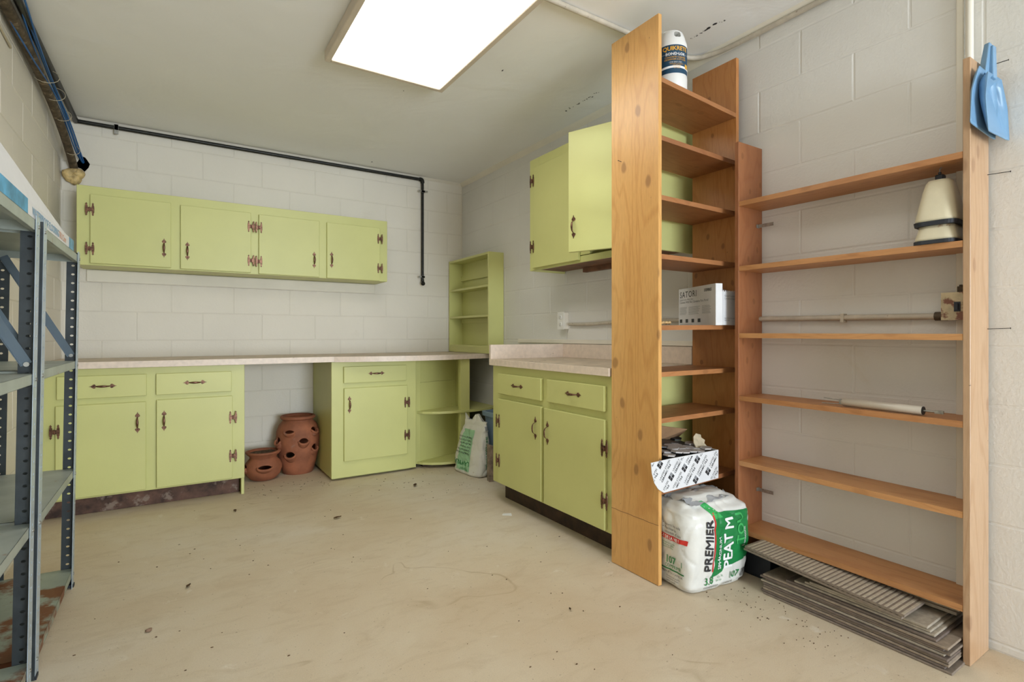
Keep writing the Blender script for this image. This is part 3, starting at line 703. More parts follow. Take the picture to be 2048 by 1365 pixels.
# ---------------------------------------------------------------- clay pots
def boolean(base,cutter):
    a=bpy.data.objects.new('a',base); c=bpy.data.objects.new('c',cutter); COL.objects.link(a); COL.objects.link(c)
    m=a.modifiers.new('b','BOOLEAN'); m.operation='DIFFERENCE'; m.object=c; m.solver='EXACT'
    dg=bpy.context.evaluated_depsgraph_get(); dg.update(); me=bpy.data.meshes.new_from_object(a.evaluated_get(dg))
    bpy.data.objects.remove(a); bpy.data.objects.remove(c); return me
def pot(label,loc,outer,th,holes,soil_z,soil_r,rot):
    root=thing('strawberry_pot',label,'plant pot',T(loc)@RZ(rot))
    inner=[(max(.001,r-th),max(z,.014)) for r,z in outer[1:]][::-1]
    prof=[(.001,0)]+outer+[(inner[0][0],outer[-1][1])]+inner[1:]+[(.001,.014)]
    mb=MB().lathe(prof,56,None,True); base=mb.mesh('body',M_TERRA)
    bm=bmesh.new(); bm.from_mesh(base); bmesh.ops.remove_doubles(bm,verts=bm.verts,dist=.0015); bmesh.ops.recalc_face_normals(bm,faces=bm.faces); bm.to_mesh(base); bm.free()
    def rad(z):
        for (r0,z0),(r1,z1) in zip(outer,outer[1:]):
            if z0<=z<=z1: return r0+(r1-r0)*(z-z0)/(z1-z0+1e-9)
        return outer[-1][0]
    cut=MB(); lips=[]
    for an,z,w,h in holes:
        r=rad(z); a=R(an-90); d=Vector((math.cos(a),math.sin(a),0)); tg=Vector((-d.y,d.x,0))
        pr=[]
        for k in range(16):
            q=2*math.pi*k/16; pr.append((w*math.cos(q),h*math.sin(q)))
        v=[tuple(d*(r-.05)+tg*x+Vector((0,0,z+y-.01))) for x,y in pr]+[tuple(d*(r+.05)+tg*x+Vector((0,0,z+y+.02))) for x,y in pr]
        cut.add(v,[list(range(16))[::-1],list(range(16,32))]+[(k,(k+1)%16,16+(k+1)%16,16+k) for k in range(16)])
        lp=[];rr=[]
        for k in range(13):
            q=math.pi+math.pi*k/12; s=math.sin(math.pi*k/12)**.7
            zz=z+h*1.02*math.sin(q); 
            lp.append(d*(rad(zz)-.003+.019*s)+tg*(w*1.12*math.cos(q))+Vector((0,0,zz+.006))); rr.append(.006+.004*s)
        lips.append((lp,rr,d,tg,z,w,h))
    cm=cut.mesh('cut',M_TERRA); fixn(cm)
    me=boolean(base,cm); me.materials.clear(); me.materials.append(M_TERRA)
    for p in me.polygons: p.use_smooth=True
    b_=part('body',me,M_TERRA,root); 
    e=b_.modifiers.new('es','EDGE_SPLIT'); e.split_angle=R(40)
    for lp,rr,d,tg,z,w,h in lips:
        mb=MB().tube(lp,rr,8); lo=[]
        for k,p in enumerate(lp):
            q=math.pi*k/12; zz=z-h*(.9+1.3*math.sin(q)); x_=w*1.25*math.cos(math.pi+q)*(1-.25*math.sin(q)); lo.append(d*(math.sqrt(max(0,rad(max(zz,0))**2-x_*x_))-.001)+tg*x_+Vector((0,0,zz)))
        def bowl(s_,t_,lp=lp,lo=lo,d=d):
            i=min(11,int(s_*12)); f=s_*12-i; a_=lp[i].lerp(lp[i+1],f)+d*.004; b_=lo[i].lerp(lo[i+1],f)
            return tuple(a_.lerp(b_,t_)+d*(.006*math.sin(math.pi*t_)*math.sin(math.pi*s_)))
        mb.grid(bowl,24,6); part('pocket_lip',mb,M_TERRA,root)
    rs=soil_r; part('soil',MB().grid(lambda s,t:(rs*t*math.cos(2*math.pi*s),rs*t*math.sin(2*math.pi*s),soil_z+.012*noise.noise(Vector((s*9,t*5,1)))),24,6,True,True).lathe([(rs,soil_z-.01),(rs,soil_z)],24),M_SOIL,root)
    return root
aim=math.atan2(-4.45,-.83)+math.pi/2
pot('large terracotta strawberry pot with pocket holes beside narrow green cabinet',(.825,4.447,0),
    [(.108,0),(.114,.006),(.128,.06),(.146,.13),(.158,.20),(.163,.27),(.158,.33),(.142,.375),(.122,.40),(.112,.412),(.113,.42),(.124,.425),(.131,.433),(.131,.443),(.124,.450)],.011,
    [(-23,.335,.036,.017),(50,.34,.030,.024),(-62,.262,.032,.032),(15,.262,.034,.024),(50,.20,.030,.028),(-22,.158,.036,.026)],.13,.125,aim)
pot('small squat terracotta strawberry pot filled with dry soil in the knee hole',(.562,4.362,0),
    [(.070,0),(.085,.006),(.118,.04),(.130,.08),(.131,.10),(.120,.13),(.100,.152),(.092,.165),(.096,.178),(.112,.192),(.122,.205),(.121,.212),(.112,.214)],.010,
    [(5,.105,.046,.018),(-75,.10,.036,.022)],.196,.104,math.atan2(-4.385,-.572)+math.pi/2)
# ---------------------------------------------------------------- bags
def bag_surface(a,b,zf,ff,n,amp,lean=(0,0),seed=0,tx=None):
    """returns P(ang,v) and face maps. zf(v)->z ; ff(z)->scale (fa,fb)"""
    def disp(p):
        q=Vector((p[0]*9+seed,p[1]*9,p[2]*7)); r=1-abs(2*noise.noise(Vector((p[0]*13+p[2]*8+seed,p[1]*13,p[2]*11-p[0]*6))))
        return amp*(noise.fractal(q,1,2,3)-.75*max(0,r)**4)
    def P(ang,z,extra=0,sc=1):
        fa,fb=ff(z); c,s=math.cos(ang),math.sin(ang)
        A=a*fa;B=b*fb
        r=(abs(c/A)**n+abs(s/B)**n)**(-1/n)
        x,y=r*c*sc,r*s*sc; k=disp((x,y,z))
        L=math.hypot(x,y)+1e-9; x+=x/L*(k+extra); y+=y/L*(k+extra)
        return (x+lean[0]*z,y+lean[1]*z,z)
    def front(x,z,extra=.002): # face toward -y
        fa,fb=ff(z); A=a*fa;B=b*fb; x=max(-A*.995,min(A*.995,x))
        y=-B*(1-abs(x/A)**n)**(1/n); return P(math.atan2(y,x),z,extra)
    def left(y,z,extra=.002): # face toward -x
        fa,fb=ff(z); A=a*fa;B=b*fb; y=max(-B*.995,min(B*.995,y))
        x=-A*(1-abs(y/B)**n)**(1/n); return P(math.atan2(y,x),z,extra)
    return P,front,left
def lerp_table(tb):
    def f(z):
        if z<=tb[0][0]: return tb[0][1:]
        for p,q in zip(tb,tb[1:]):
            if z<=q[0]:
                t=(z-p[0])/(q[0]-p[0]); t=t*t*(3-2*t) if len(p)==3 else t
                return tuple(p[i]+(q[i]-p[i])*t for i in range(1,len(p)))
        return tb[-1][1:]
    return f
def quadpatch(mapf,c,nu=12,nv=12,extra=.0018):
    def fn(s,t):
        x=(c[0][0]*(1-s)+c[1][0]*s)*(1-t)+(c[3][0]*(1-s)+c[2][0]*s)*t
        z=(c[0][1]*(1-s)+c[1][1]*s)*(1-t)+(c[3][1]*(1-s)+c[2][1]*s)*t
        return mapf(x,z,extra)
    return MB().grid(fn,nu,nv)
u=thing('peat_moss_bag','big white and green plastic peat moss bag at foot of tall shelf unit','bag',T((1.981,1.596,0))@RZ(R(-4.5)))
ff=lerp_table([(0,.86,.88),(.03,.95,.96),(.12,1.0,1.0),(.22,1.02,1.02),(.29,1.05,1.02),(.33,1.0,.95),(.36,.85,.78),(.385,.62,.52)])
P,FR,LF=bag_surface(.191,.194,None,ff,7,.0075,(.02,0),3)
mb=MB(); zs=[i*.005 if i>5 else [0,.002,.005,.010,.016,.022][i] for i in range(78)]; zz_=[0,.004,.012,.03,.055,.08,.11,.14,.17,.20,.23,.26,.285,.305,.32,.333,.345,.356,.366,.376,.385]
NA=180
mb.grid(lambda s,t:(lambda z:P(2*math.pi*s,z,0,(.90 if z==0 else .97 if z<.005 else 1)))(zs[round(t*(len(zs)-1))]),NA,len(zs)-1,True,True)
cap=[P(2*math.pi*i/NA,.385) for i in range(NA)]
mb.grid(lambda s,t:(cap[int(round(s*NA))%NA][0]*(1-t)*1.0,cap[int(round(s*NA))%NA][1]*(1-t),.385+.012*noise.noise(Vector((cap[int(round(s*NA))%NA][0]*(1-t)*30,cap[int(round(s*NA))%NA][1]*(1-t)*30,2)))*t),NA,6,True,True)
mb.add([P(2*math.pi*i/NA,0,0,.90) for i in range(NA)],[list(range(NA))[::-1]])
part('sack',mb,M_BAG,u,weld=True)
# crumpled folded top
mb=MB()
def crump(cx,cy,z,w,h,sd,rot):
    return lambda s,t:(cx+((s-.5)*w)*math.cos(rot)-((t-.5)*h)*math.sin(rot),cy+((s-.5)*w)*math.sin(rot)+((t-.5)*h)*math.cos(rot),z+.022*noise.noise(Vector((s*4+sd,t*4,sd)))+.01*noise.noise(Vector((s*11+sd,t*9,sd))))
mb.grid(crump(-.02,-.07,.372,.24,.16,1,.1),18,12).grid(crump(.06,-.04,.375,.17,.14,5,-.4),14,10)
part('folded_top',mb,simple('grey_film',(176,178,180),.3,0,.15,12,.4,40,((40,90,60),.62,7),bd=.004),u)
# print on the right (front) face : local x -.178..+.178
def frm(x,y,z=0): return FR(x,y,.0045)
part('green_panel',quadpatch(FR,[(-.045,.085),(.165,.115),(.172,.318),(-.055,.335)],44,50),M_GRN,u)
part('green_panel',quadpatch(FR,[(-.058,.058),(.0,.078),(.02,.12),(-.045,.12)],8,8,.0016),M_GRN,u)
part('green_panel',quadpatch(FR,[(-.10,.372),(-.06,.372),(-.0,.31),(-.05,.31)],8,10,.0022),M_GRN2,u)
part('red_line',quadpatch(FR,[(-.058,.085),(-.053,.085),(-.050,.335),(-.058,.335)],2,22,.0026),M_RED,u)
RU=lambda x,z:T((x,z,0))@RZ(R(90))
text('PREMIER',.060,M_INK,u,RU(-.066,.088),warp=frm,fat=.018,shear=.2,spacing=.98)
text('SPHAGNUM',.026,M_WINK,u,RU(-.012,.092),warp=frm,fat=.015)
text('PEAT M',.068,M_WINK,u,RU(.052,.088),warp=frm,fat=.022,spacing=.96)
text('TOU',.062,M_GRN2,u,RU(.118,.185),warp=frm,bold=.02)
text('& SPHAIGNE',.016,M_WINK,u,RU(.128,.165),warp=frm)
text('3.8',.044,M_GRN,u,T((-.10,.036,0)),warp=frm,bold=.008)
text('Cu. Ft.\npi cu',.014,M_GRN,u,T((-.030,.056,0)),warp=frm)
text('107',.042,M_GRN,u,T((.042,.038,0)),warp=frm,bold=.008)
text('COMPRESSED  -  COMPRIM\u00c9',.0135,M_INK,u,T((-.10,.018,0)),warp=lambda x,y,z=0:FR(x,max(y,.004),.004))
mb=MB()
for i in range(10): 
    x=.120+i*.0032; c=quadpatch(FR,[(x,.03),(x+.0016,.03),(x+.0016,.066),(x,.066)],1,4,.003); mb.v+=[];b0=len(mb.v); mb.v+=c.v; mb.f+=[[b0+k for k in f] for f in c.f]; mb.sm+=c.sm
part('barcode',mb,M_INK,u)
def lfm(x,y,z=0): return LF(-(x*.86+.042),y,.0045)
text('107',.044,M_GRN,u,T((.015,.112,0)),warp=lfm,bold=.02); text('l',.034,M_GRN,u,T((.112,.112,0)),warp=lfm)
text('COMPRIM\u00c9',.020,M_GRN,u,T((.012,.092,0)),warp=lfm,fat=.01)
part('green_line',quadpatch(lambda x,z,e:LF(-x,z,e),[(-.03,.078),(.150,.078),(.150,.084),(-.03,.084)],20,2,.0026),M_GRN,u)
text('PRODUIT DU CANADA',.013,M_INK,u,T((-.02,.062,0)),warp=lfm)
text('Distribu\u00e9 par premier\nhorticulture rivi\u00e8re\nqu\u00e9bec canada',.010,M_INK,u,T((.01,.046,0)),warp=lfm)
part('red_banner',quadpatch(lambda x,z,e:LF(-x,z,e),[(-.04,.212),(.168,.212),(.172,.232),(-.04,.232)],24,4,.0026),M_RED,u)
text('Z-Y DE LA VIE !',.018,M_WINK,u,T((-.01,.216,0)),warp=lambda x,y,z=0:LF(-(x*.86+.036),y,.0046),bold=.02)
text('\u2022 Nourrit les sols\n\u2022 Maximise la\n   r\u00e9tention d\'eau',.0165,M_INK,u,T((.0,.272,0)),warp=lfm)
text('Sphaigne de tourbe\nid\u00e9ale pour plates\nbandes et jardins',.010,M_GRN,u,T((-.0,.195,0)),warp=lfm)
# lawn lime bag
ang=math.atan2(-.37,.055)
u=thing('lawn_lime_bag','slumped white and green lawn lime sack leaning on corner shelf post','bag',T((1.955,3.655,0))@RZ(ang))
ff2=lerp_table([(0,.9,.8),(.02,.98,1),(.12,1,1),(.25,.93,.85),(.33,.82,.6),(.38,.74,.30),(.43,.78,.12)])
P2,F2,L2=bag_surface(.185,.065,None,ff2,3.2,.010,(-.05,.17),8)
# local x runs toward camera (-Y), local -y faces room (-X)
mb=MB(); zs2=[i*.43/80 for i in range(81)]; zq=[0,.005,.015,.04,.07,.10,.13,.16,.19,.22,.25,.28,.31,.33,.35,.37,.39,.41,.43]
def top2(ang_,z):
    p=P2(ang_,z,0,(.88 if z==0 else 1)); 
    if z>=.41: 
        xx=p[0]; p=(p[0],p[1],p[2]+.030*math.cos(xx*34)+ .008*noise.noise(Vector((xx*40,0,3))))
    return p
mb.grid(lambda s,t:top2(2*math.pi*s,zs2[round(t*(len(zs2)-1))]),160,len(zs2)-1,True,True)
mb.add([P2(2*math.pi*i/160,0,0,.88) for i in range(160)],[list(range(160))[::-1]])
part('sack',mb,M_BAG,u)
part('green_panel',quadpatch(F2,[(-.12,.03),(.06,.03),(.05,.34),(-.08,.34)],40,60,.0022),M_LIME,u)
f2m=lambda x,y,z=0:F2(x,y,.0035)
U180=lambda x,z:T((x,z,0))@RZ(R(180))
text('LAWNLIME',.048,M_GRN,u,U180(.05,.10),warp=f2m,fat=.02)
text('Pelletized',.026,M_GRN,u,U180(.04,.05),warp=f2m)
text('Neutralizes acid soils\nGreens your lawn\nEasy to spread\nSafe for gardens\nFast acting formula\nNatural limestone',.024,M_INK,u,U180(.04,.165),warp=f2m)
# gusset text on the camera-side end (local +x face)
def G2(y,z,e=.003):
    fa,fb=ff2(z); A=.185*fa;B=.065*fb; y=max(-B*.99,min(B*.99,y)); x=A*(1-abs(y/B)**3.2)**(1/3.2); return P2(math.atan2(y,x),z,e)
text('natural LAWNLIME',.030,M_GRN,u,T((.012,.06,0))@RZ(R(90)),warp=lambda x,y,z=0:G2(x,y,.0035),fat=.015)
part('label_frame',quadpatch(G2,[(-.012,.345),(.012,.345),(.012,.375),(-.012,.375)],3,3,.003),M_GREYINK,u)
# blue bin
u=thing('storage_bin','pale blue-grey plastic bin in the corner behind lawn lime sack','bin',(2.215,3.47,0))
def rr(w,d,r=.035,n=5):
    out=[]
    for (sx,sy,a0) in ((1,1,0),(-1,1,90),(-1,-1,180),(1,-1,270)):
        for k in range(n+1):
            a=R(a0+90*k/n); out.append((sx*(w-r)+r*math.cos(a),sy*(d-r)+r*math.sin(a)))
    return out
def rings(mb,rs,smooth=False):
    n=len(rs[0][0]); v=[];f=[]
    for pts,z in rs: v+=[(x,y,z) for x,y in pts]
    for i in range(len(rs)-1):
        for k in range(n): f.append((i*n+k,i*n+(k+1)%n,(i+1)*n+(k+1)%n,(i+1)*n+k))
    f.append(list(range(n))[::-1]); f.append([(len(rs)-1)*n+k for k in range(n)]); mb.add(v,f,smooth); return mb
mb=rings(MB(),[(rr(.105,.185),0.001),(rr(.125,.215),.44),(rr(.140,.232),.445),(rr(.142,.234),.478),(rr(.138,.230),.480),(rr(.122,.214),.478),(rr(.100,.180),.01)])
part('tub',mb,M_BIN,u)
solo('wood_plank',MB().hexa([(1.955,3.36,0),(1.985,3.35,0),(1.995,3.40,0),(1.965,3.41,0),(1.965,3.375,.27),(1.992,3.365,.262),(2.0,3.41,.262),(1.97,3.42,.27)]),M_PLANK,'short weathered grey wood plank standing beside lawn lime sack','plank')
# ---------------------------------------------------------------- jug
ja=math.atan2(-1.65,-1.936)+R(16)     # label centre direction
u=thing('cleaner_jug','white plastic cleaner jug with navy label on top of tall shelf','jug',T((1.936,1.650,2.203))@RZ(ja+R(90)))
RJ=.069
prof=[(RJ*.9,0),(RJ,.01),(RJ,.060),(RJ*.985,.066),(RJ*.985,.198),(RJ,.204),(RJ*.98,.216),(RJ*.86,.245),(RJ*.74,.268),(RJ*.62,.276),(.03,.28),(.001,.281)]
jb=MB().lathe([(.001,0)]+prof,48); jm=jb.mesh('bottle',M_WHITE); fixn(jm)
bmx=bmesh.new(); bmx.from_mesh(jm); bmesh.ops.remove_doubles(bmx,verts=bmx.verts,dist=.0012); bmx.to_mesh(jm); bmx.free()
cx=MB().box(-.005,.026,-.12,.0,.234,.262,.006); cm=cx.mesh('c',M_WHITE); fixn(cm)
jm=boolean(jm,cm); jm.materials.clear(); jm.materials.append(M_WHITE)
for p in jm.polygons: p.use_smooth=True
o=part('bottle',jm,M_WHITE,u); e=o.modifiers.new('es','EDGE_SPLIT'); e.split_angle=R(35)
part('cap',MB().cyl((-.025,.02,.27),(-.025,.02,.294),.018,16),M_WHITE,u)
def jw(x,y,z=0,e=.001): a=x/RJ-math.pi/2; r=RJ*.985+e; return (r*math.cos(a),r*math.sin(a),y)
part('label',MB().grid(lambda s,t:jw(-.13+.26*s,.068+.128*t,0,.0006),40,4),M_NAVY,u)
part('label_band',MB().grid(lambda s,t:jw(-.13+.26*s,.083+.010*t+.008*math.sin(s*3.1),0,.0012),40,1),M_WINK,u)
part('label_band',MB().grid(lambda s,t:jw(-.13+.26*s,.158+.003*t-.006*math.sin(s*3.1),0,.0012),40,1),M_GREYINK,u)
jj=lambda x,y,z=0:jw(x,y,0,.0018)
text('QUIKRETE',.0265,M_YEL,u,T((0,.170,0)),warp=jj,fat=.03,align='CENTER',spacing=.96)
text('BOND\u00b7LOK',.018,M_WINK,u,T((0,.148,0)),warp=jj,fat=.02,align='CENTER')
text('CONCRETE CLEANER\nDEGREASER & ETCHER',.0102,M_YEL,u,T((0,.136,0)),warp=jj,fat=.01,align='CENTER')
text('- ONE EASY STEP -',.008,M_WINK,u,T((0,.114,0)),warp=jj,align='CENTER')
text('PREPARES CONCRETE\nFOR SEALERS\nCOATINGS\n& STAINS',.0065,M_YEL,u,T((.005,.107,0)),warp=jj,align='CENTER')
part('label_patch',MB().grid(lambda s,t:jw(.048+.025*s,.093+.02*t,0,.0014),6,2),M_YEL,u)
# ---------------------------------------------------------------- white tile boxes on the fifth shelf
zS=1.1345
a0=Vector((2.256,1.875)); a1=Vector((2.120,1.548)); dv=(a1-a0); Lw=dv.length; an=math.atan2(dv.y,dv.x)
u=thing('tile_carton','white wall tile carton with grey printing facing the room','box',T((a0.x,a0.y,zS))@RZ(an))
# local x along face, outward -y ... face at y=0, body +y
part('carton',MB().box(0,Lw,0,.035,0,.196,.0015),M_PAPER,u)
TF=lambda x,z:T((x,-.0008,z))@RX(R(90))
text('SATORI',.045,M_INK,u,TF(.015,.148),spacing=1.15); text('1359865',.020,M_INK,u,TF(.25,.165),bold=.02)
text('Ceramic Wall Tile | Cer\u00e1mica Para Pared',.0165,M_GREYINK,u,TF(.015,.118)); text('Glazed Surface White Gloss',.012,M_GREYINK,u,TF(.015,.133))
for x in (.015,.105,.235):
    mb=MB()
    for k in range(7): mb.box(x,x+(.075,.115,.08)[int(x>.1)+int(x>.2)]*random.uniform(.8,1),-.0009,-.0004,.06+k*.006,.0615+k*.006)
    part('fine_print',mb,M_GREYINK,u)
for x in (.015,.075,.135,.195): part('icon',MB().box(x,x+.024,-.001,-.0004,.018,.036),M_INK,u)
part('fine_print',MB().box(.015,.14,-.0009,-.0004,.009,.0105),M_GREYINK,u)
u=thing('tile_carton','white open tile carton wedged right of the printed one','box',T((2.178,1.552,1.136)))
part('carton',MB().box(0,.130,0,.040,0,.160,.0015),M_PAPER,u)
mb=MB()
for i in range(7): mb.hexa([(i*.017,.0,.159),(i*.017+.010,.0,.159),(i*.017+.010,.0015,.159),(i*.017,.0015,.159),(i*.017+.002,0,.165),(i*.017+.008,0,.165),(i*.017+.008,.0015,.165),(i*.017+.002,.0015,.165)])
part('torn_edge',mb,M_PAPER,u)
text('Glazed Ceramic\nCer\u00e1mica Esmaltada',.013,M_GREYINK,u,TF(.012,.135)); text('Satin finish for interior\nwalls only',.010,M_GREYINK,u,TF(.012,.03))
part('icon',MB().box(.112,.128,-.001,-.0004,.075,.098),M_INK,u)
part('lid_flap',card_quad((.005,.035,.161),(.130,.035,.161),(.130,.10,.183),(.02,.10,.176)),M_PAPER,u)
mb=MB()
for k in range(4): mb.tube(bez([(1.80+k*.022,1.60+k*.012,1.141),(1.815+k*.022,1.612,1.146),(1.835+k*.02,1.63,1.140)],3),[.005,.007,.006,.006,.005,.006,.004],6)
solo('wood_scrap',mb,simple('pale_wood_scrap',(206,170,116),.8,0,.2,60),'small broken strip of pale wood beside the printed tile carton','scrap')
# ---------------------------------------------------------------- ceramic tile box
u=thing('ceramic_tile_box','open white patterned cardboard box of hexagon tiles on lowest shelf','box',(1.94,1.54,.42))
def bx(x0,x1,y0,y1,z0,z1): return MB().box(x0,x1,y0,y1,z0,z1)
fr_=MB().hexa([(1.79,1.536,.4165),(2.123,1.536,.4245),(2.123,1.540,.4245),(1.79,1.540,.4165),(1.79,1.536,.556),(2.123,1.536,.556),(2.123,1.540,.556),(1.79,1.540,.556)])
part('front_panel',fr_,M_PAPER,u,True)
flp=[(1.79,.556),(1.79,.4165),(1.752,.4165),(1.715,.438),(1.690,.468),(1.674,.51),(1.668,.556)]
mb=MB(); n=len(flp); v=[(x,1.536-.12*(1.79-x)*.5,z) for x,z in flp]+[(x,1.5385-.12*(1.79-x)*.5,z) for x,z in flp]
mb.add(v,[list(range(n)),list(range(n,2*n))[::-1]]+[(i,(i+1)%n,n+(i+1)%n,n+i) for i in range(n)])
part('side_flap',mb,M_PAPER,u,True,label='rounded flap folded out past the side board')
part('side_panel',bx(2.119,2.123,1.540,1.80,.432,.556),M_PAPER,u,True)
part('back_panel',bx(1.80,2.119,1.796,1.80,.434,.556),M_CARD,u,True)
part('bottom_panel',bx(1.79,2.123,1.540,1.80,.431,.434),M_CARD,u,True)
part('torn_flap',card_quad((1.90,1.795,.55),(2.115,1.795,.55),(2.105,1.70,.63),(1.955,1.73,.655),.003),M_CARD,u,True,label='raised torn brown flap')
mb=MB().prism([(0,0),(.075,.004),(.068,.02),(.085,.035),(.07,.05),(.078,.065),(.05,.075),(.02,.06),(0,.03)],0,.004,T((2.05,1.60,.556))@RX(R(52)))
part('torn_flap',mb,simple('torn_card',(206,190,160),.8,0,.1,40),u,True,label='frayed pale torn flap')
def logo(mbs,cx,cz,s,rot):
    c,sn=math.cos(rot),math.sin(rot)
    for i,(dx,dz) in enumerate(((-1,1),(1,1),(-1,-1),(1,-1))):
        q=[]
        for (ex,ez) in ((-.44,-.44),(.44,-.44),(.44,.44),(-.44,.44)):
            x=(dx*.5+ex)*s;z=(dz*.5+ez)*s; q.append((cx+x*c-z*sn,1.5349,cz+x*sn+z*c))
        mbs[1 if i==1 else 0].add(q,[(0,1,2,3)])
LOG_=[(1.705,.520),(1.688,.470),(1.800,.478),(1.874,.522),(1.925,.546),(1.858,.440),(1.938,.484),(2.001,.506),(2.088,.541),(2.020,.548),(2.067,.462),(1.995,.432),(1.83,.548),(1.77,.432)]
rot=R(50); dc,ds=math.cos(rot),math.sin(rot); LOG=[]
for r_ in range(-5,9):
    for k_ in range(-4,4):
        t_=.150*k_+.075*(r_%2); lx=1.80+dc*t_+ds*.049*r_; lz=.478+ds*t_-dc*.049*r_
        if 1.60<lx<2.13 and .36<lz<.56: LOG.append((lx,lz))
for (lx,lz) in LOG:
    mbs=[MB(),MB()]; logo(mbs,lx,lz,.0155,R(50))
    for mb in mbs:
        mb.v=[(x,y-(.06*(1.79-x) if x<1.79 else 0),z) for x,y,z in mb.v]
    if .431<lz<.543 and 1.690+(.545-lz)*.4<lx<2.108: part('printed_logo',mbs[0],M_INK,u,True); part('printed_logo_square',mbs[1],M_GREYINK,u,True)
    M_=T((lx+dc*.024,1.5351,lz+ds*.024))@RX(R(90))@RZ(rot)
    for s_,dz,bo in (('UNITED STATES',.002,.0),('CERAMIC TILE',-.014,.02)):
        me=text_mesh(s_,.0142,bo,'LEFT',1.0)
        bm=bmesh.new(); bm.from_mesh(me)
        for v in bm.verts: v.co=M_@Vector((v.co.x,v.co.y+dz,0))
        kill=[v for v in bm.verts if not (.4245<v.co.z<.554 and (v.co.x<2.121)) or v.co.x<1.67+(.55-v.co.z)*.2]
        bmesh.ops.delete(bm,geom=kill,context='VERTS')
        for v in bm.verts:
            if v.co.x<1.79: v.co.y-=.06*(1.79-v.co.x)
            v.co=WM[u.name].inverted()@v.co
        bm.to_mesh(me); bm.free(); me.materials.clear(); me.materials.append(M_INK)
        if len(me.vertices)>8: part('lettering',me,M_INK,u)
# hexagon tiles inside (sheets heaped)
def hexm(r,t,mat):
    mb=MB().prism([(r*math.cos(R(60*k)),r*math.sin(R(60*k))) for k in range(6)],0,t); me=mb.mesh('hexagon_tile',mat); fixn(me); return me
HW=hexm(.028,.006,M_HEXW); HB=hexm(.028,.006,M_HEXB)
q=0
for row in range(5):
    for c_ in range(6):
        x=1.825+c_*.050+(row%2)*.025; y=1.568+row*.043
        if x>2.095: continue
        z=.560+.006*math.sin(c_*1.2)+row*.004+(.0035 if c_%2 else 0); me=HW if (row<3) else HB
        if row==2 and c_%3==1: me=HB
        o=bpy.data.objects.new('hexagon_tile',me); link(o,None,T((x,y,z))@RX(R(random.uniform(-4,4)+4))@RY(R(random.uniform(-4,4)))@RZ(R(30)))
        o['category']='tile'; o['group']='hexagon tiles heaped in the patterned box'
        o['label']='grey hexagon tile lying in the open patterned box' if me is HW else 'black hexagon tile lying in the open patterned box'
        o['group']+=' (grey)' if me is HW else ' (black)'
solo('tile_sheets',MB().box(1.80,2.115,1.545,1.79,.435,.553),M_HEXB,'solid stack of black tile sheets filling the patterned box','tiles')
# ---------------------------------------------------------------- door closer tube
u=thing('door_closer','cream cylindrical door closer lying on the middle rack shelf','door closer',(2.23,.91,.806))
p0=Vector((2.232,1.045,.8235));p1=Vector((2.226,.780,.8215)); d=(p1-p0).normalized()
part('cylinder',MB().tube([p0-d*.006,p0,p0+d*.001,p1-d*.001,p1],[.009,.0135,.0155,.0155,.015],16),simple('cream_enamel',(206,196,180),.3),u,True)
part('end_cap',MB().cyl(tuple(p1+d*.0004),tuple(p1+d*.003),.0148,14),M_DARK,u,True)
part('rod',MB().cyl(tuple(p1+d*.003),tuple(p1+d*.045),.0035,8).box(p1.x-.004,p1.x+.004,.720,.745,.816,.827),M_GALV,u,True)
part('mounting_fork',MB().cyl(tuple(p0+Vector((0,.004,.006))),tuple(p0+Vector((0,.075,.010))),.0018,6).cyl(tuple(p0+Vector((-.003,.004,-.008))),tuple(p0+Vector((-.004,.08,-.012))),.0018,6).box(p0.x-.006,p0.x+.006,p0.y+.002,p0.y+.014,.813,.834),M_GALV,u,True)
# ---------------------------------------------------------------- cream housings on rack shelf
def shell(z0,h,w0,w1,d0,d1): 
    return rings(MB(),[(rr(w0,d0,.03),z0),(rr(w0*.99,d0*.99,.03),z0+.01),(rr((w0*.35+w1*.65),(d0*.35+d1*.65),.032),z0+h*.72),(rr(w1*1.05,d1*1.05,.03),z0+h*.92),(rr(w1*.9,d1*.9,.025),z0+h*.985),(rr(w1*.6,d1*.6,.015),z0+h)],True)
u=thing('plastic_housing','tapered cream plastic housing with black plug on upper rack shelf','housing',T((2.268,.742,1.404))@RZ(R(2)))
Dx,Dy=.076,.060
o=part('base_shell',shell(.012,.056,Dx,Dx*.82,Dy,Dy*.82),M_COVER,u,bevel=0)
part('rubber_band',rings(MB(),[(rr(Dx+.003,Dy+.003,.03),0),(rr(Dx+.003,Dy+.003,.03),.0125)]),M_RUBBER,u)
part('rubber_band',rings(MB(),[(rr(Dx+.001,Dy+.001,.03),.064),(rr(Dx+.003,Dy+.003,.03),.078)]),M_RUBBER,u)
o=part('upper_shell',shell(.078,.150,Dx,Dx*.58,Dy,Dy*.60),M_COVER,u); 
pl=part('plug',MB().box(-.018,.012,-.012,.012,.226,.248,.003).cyl((-.010,0,.248),(-.010,0,.256),.005,8),M_RUBBER,u)
part('cord',MB().tube(bez([(-.010,0,.256),(-.012,-.002,.268),(.004,-.01,.28),(.012,-.014,.286)]),.0016,6),M_GREYINK,pl)
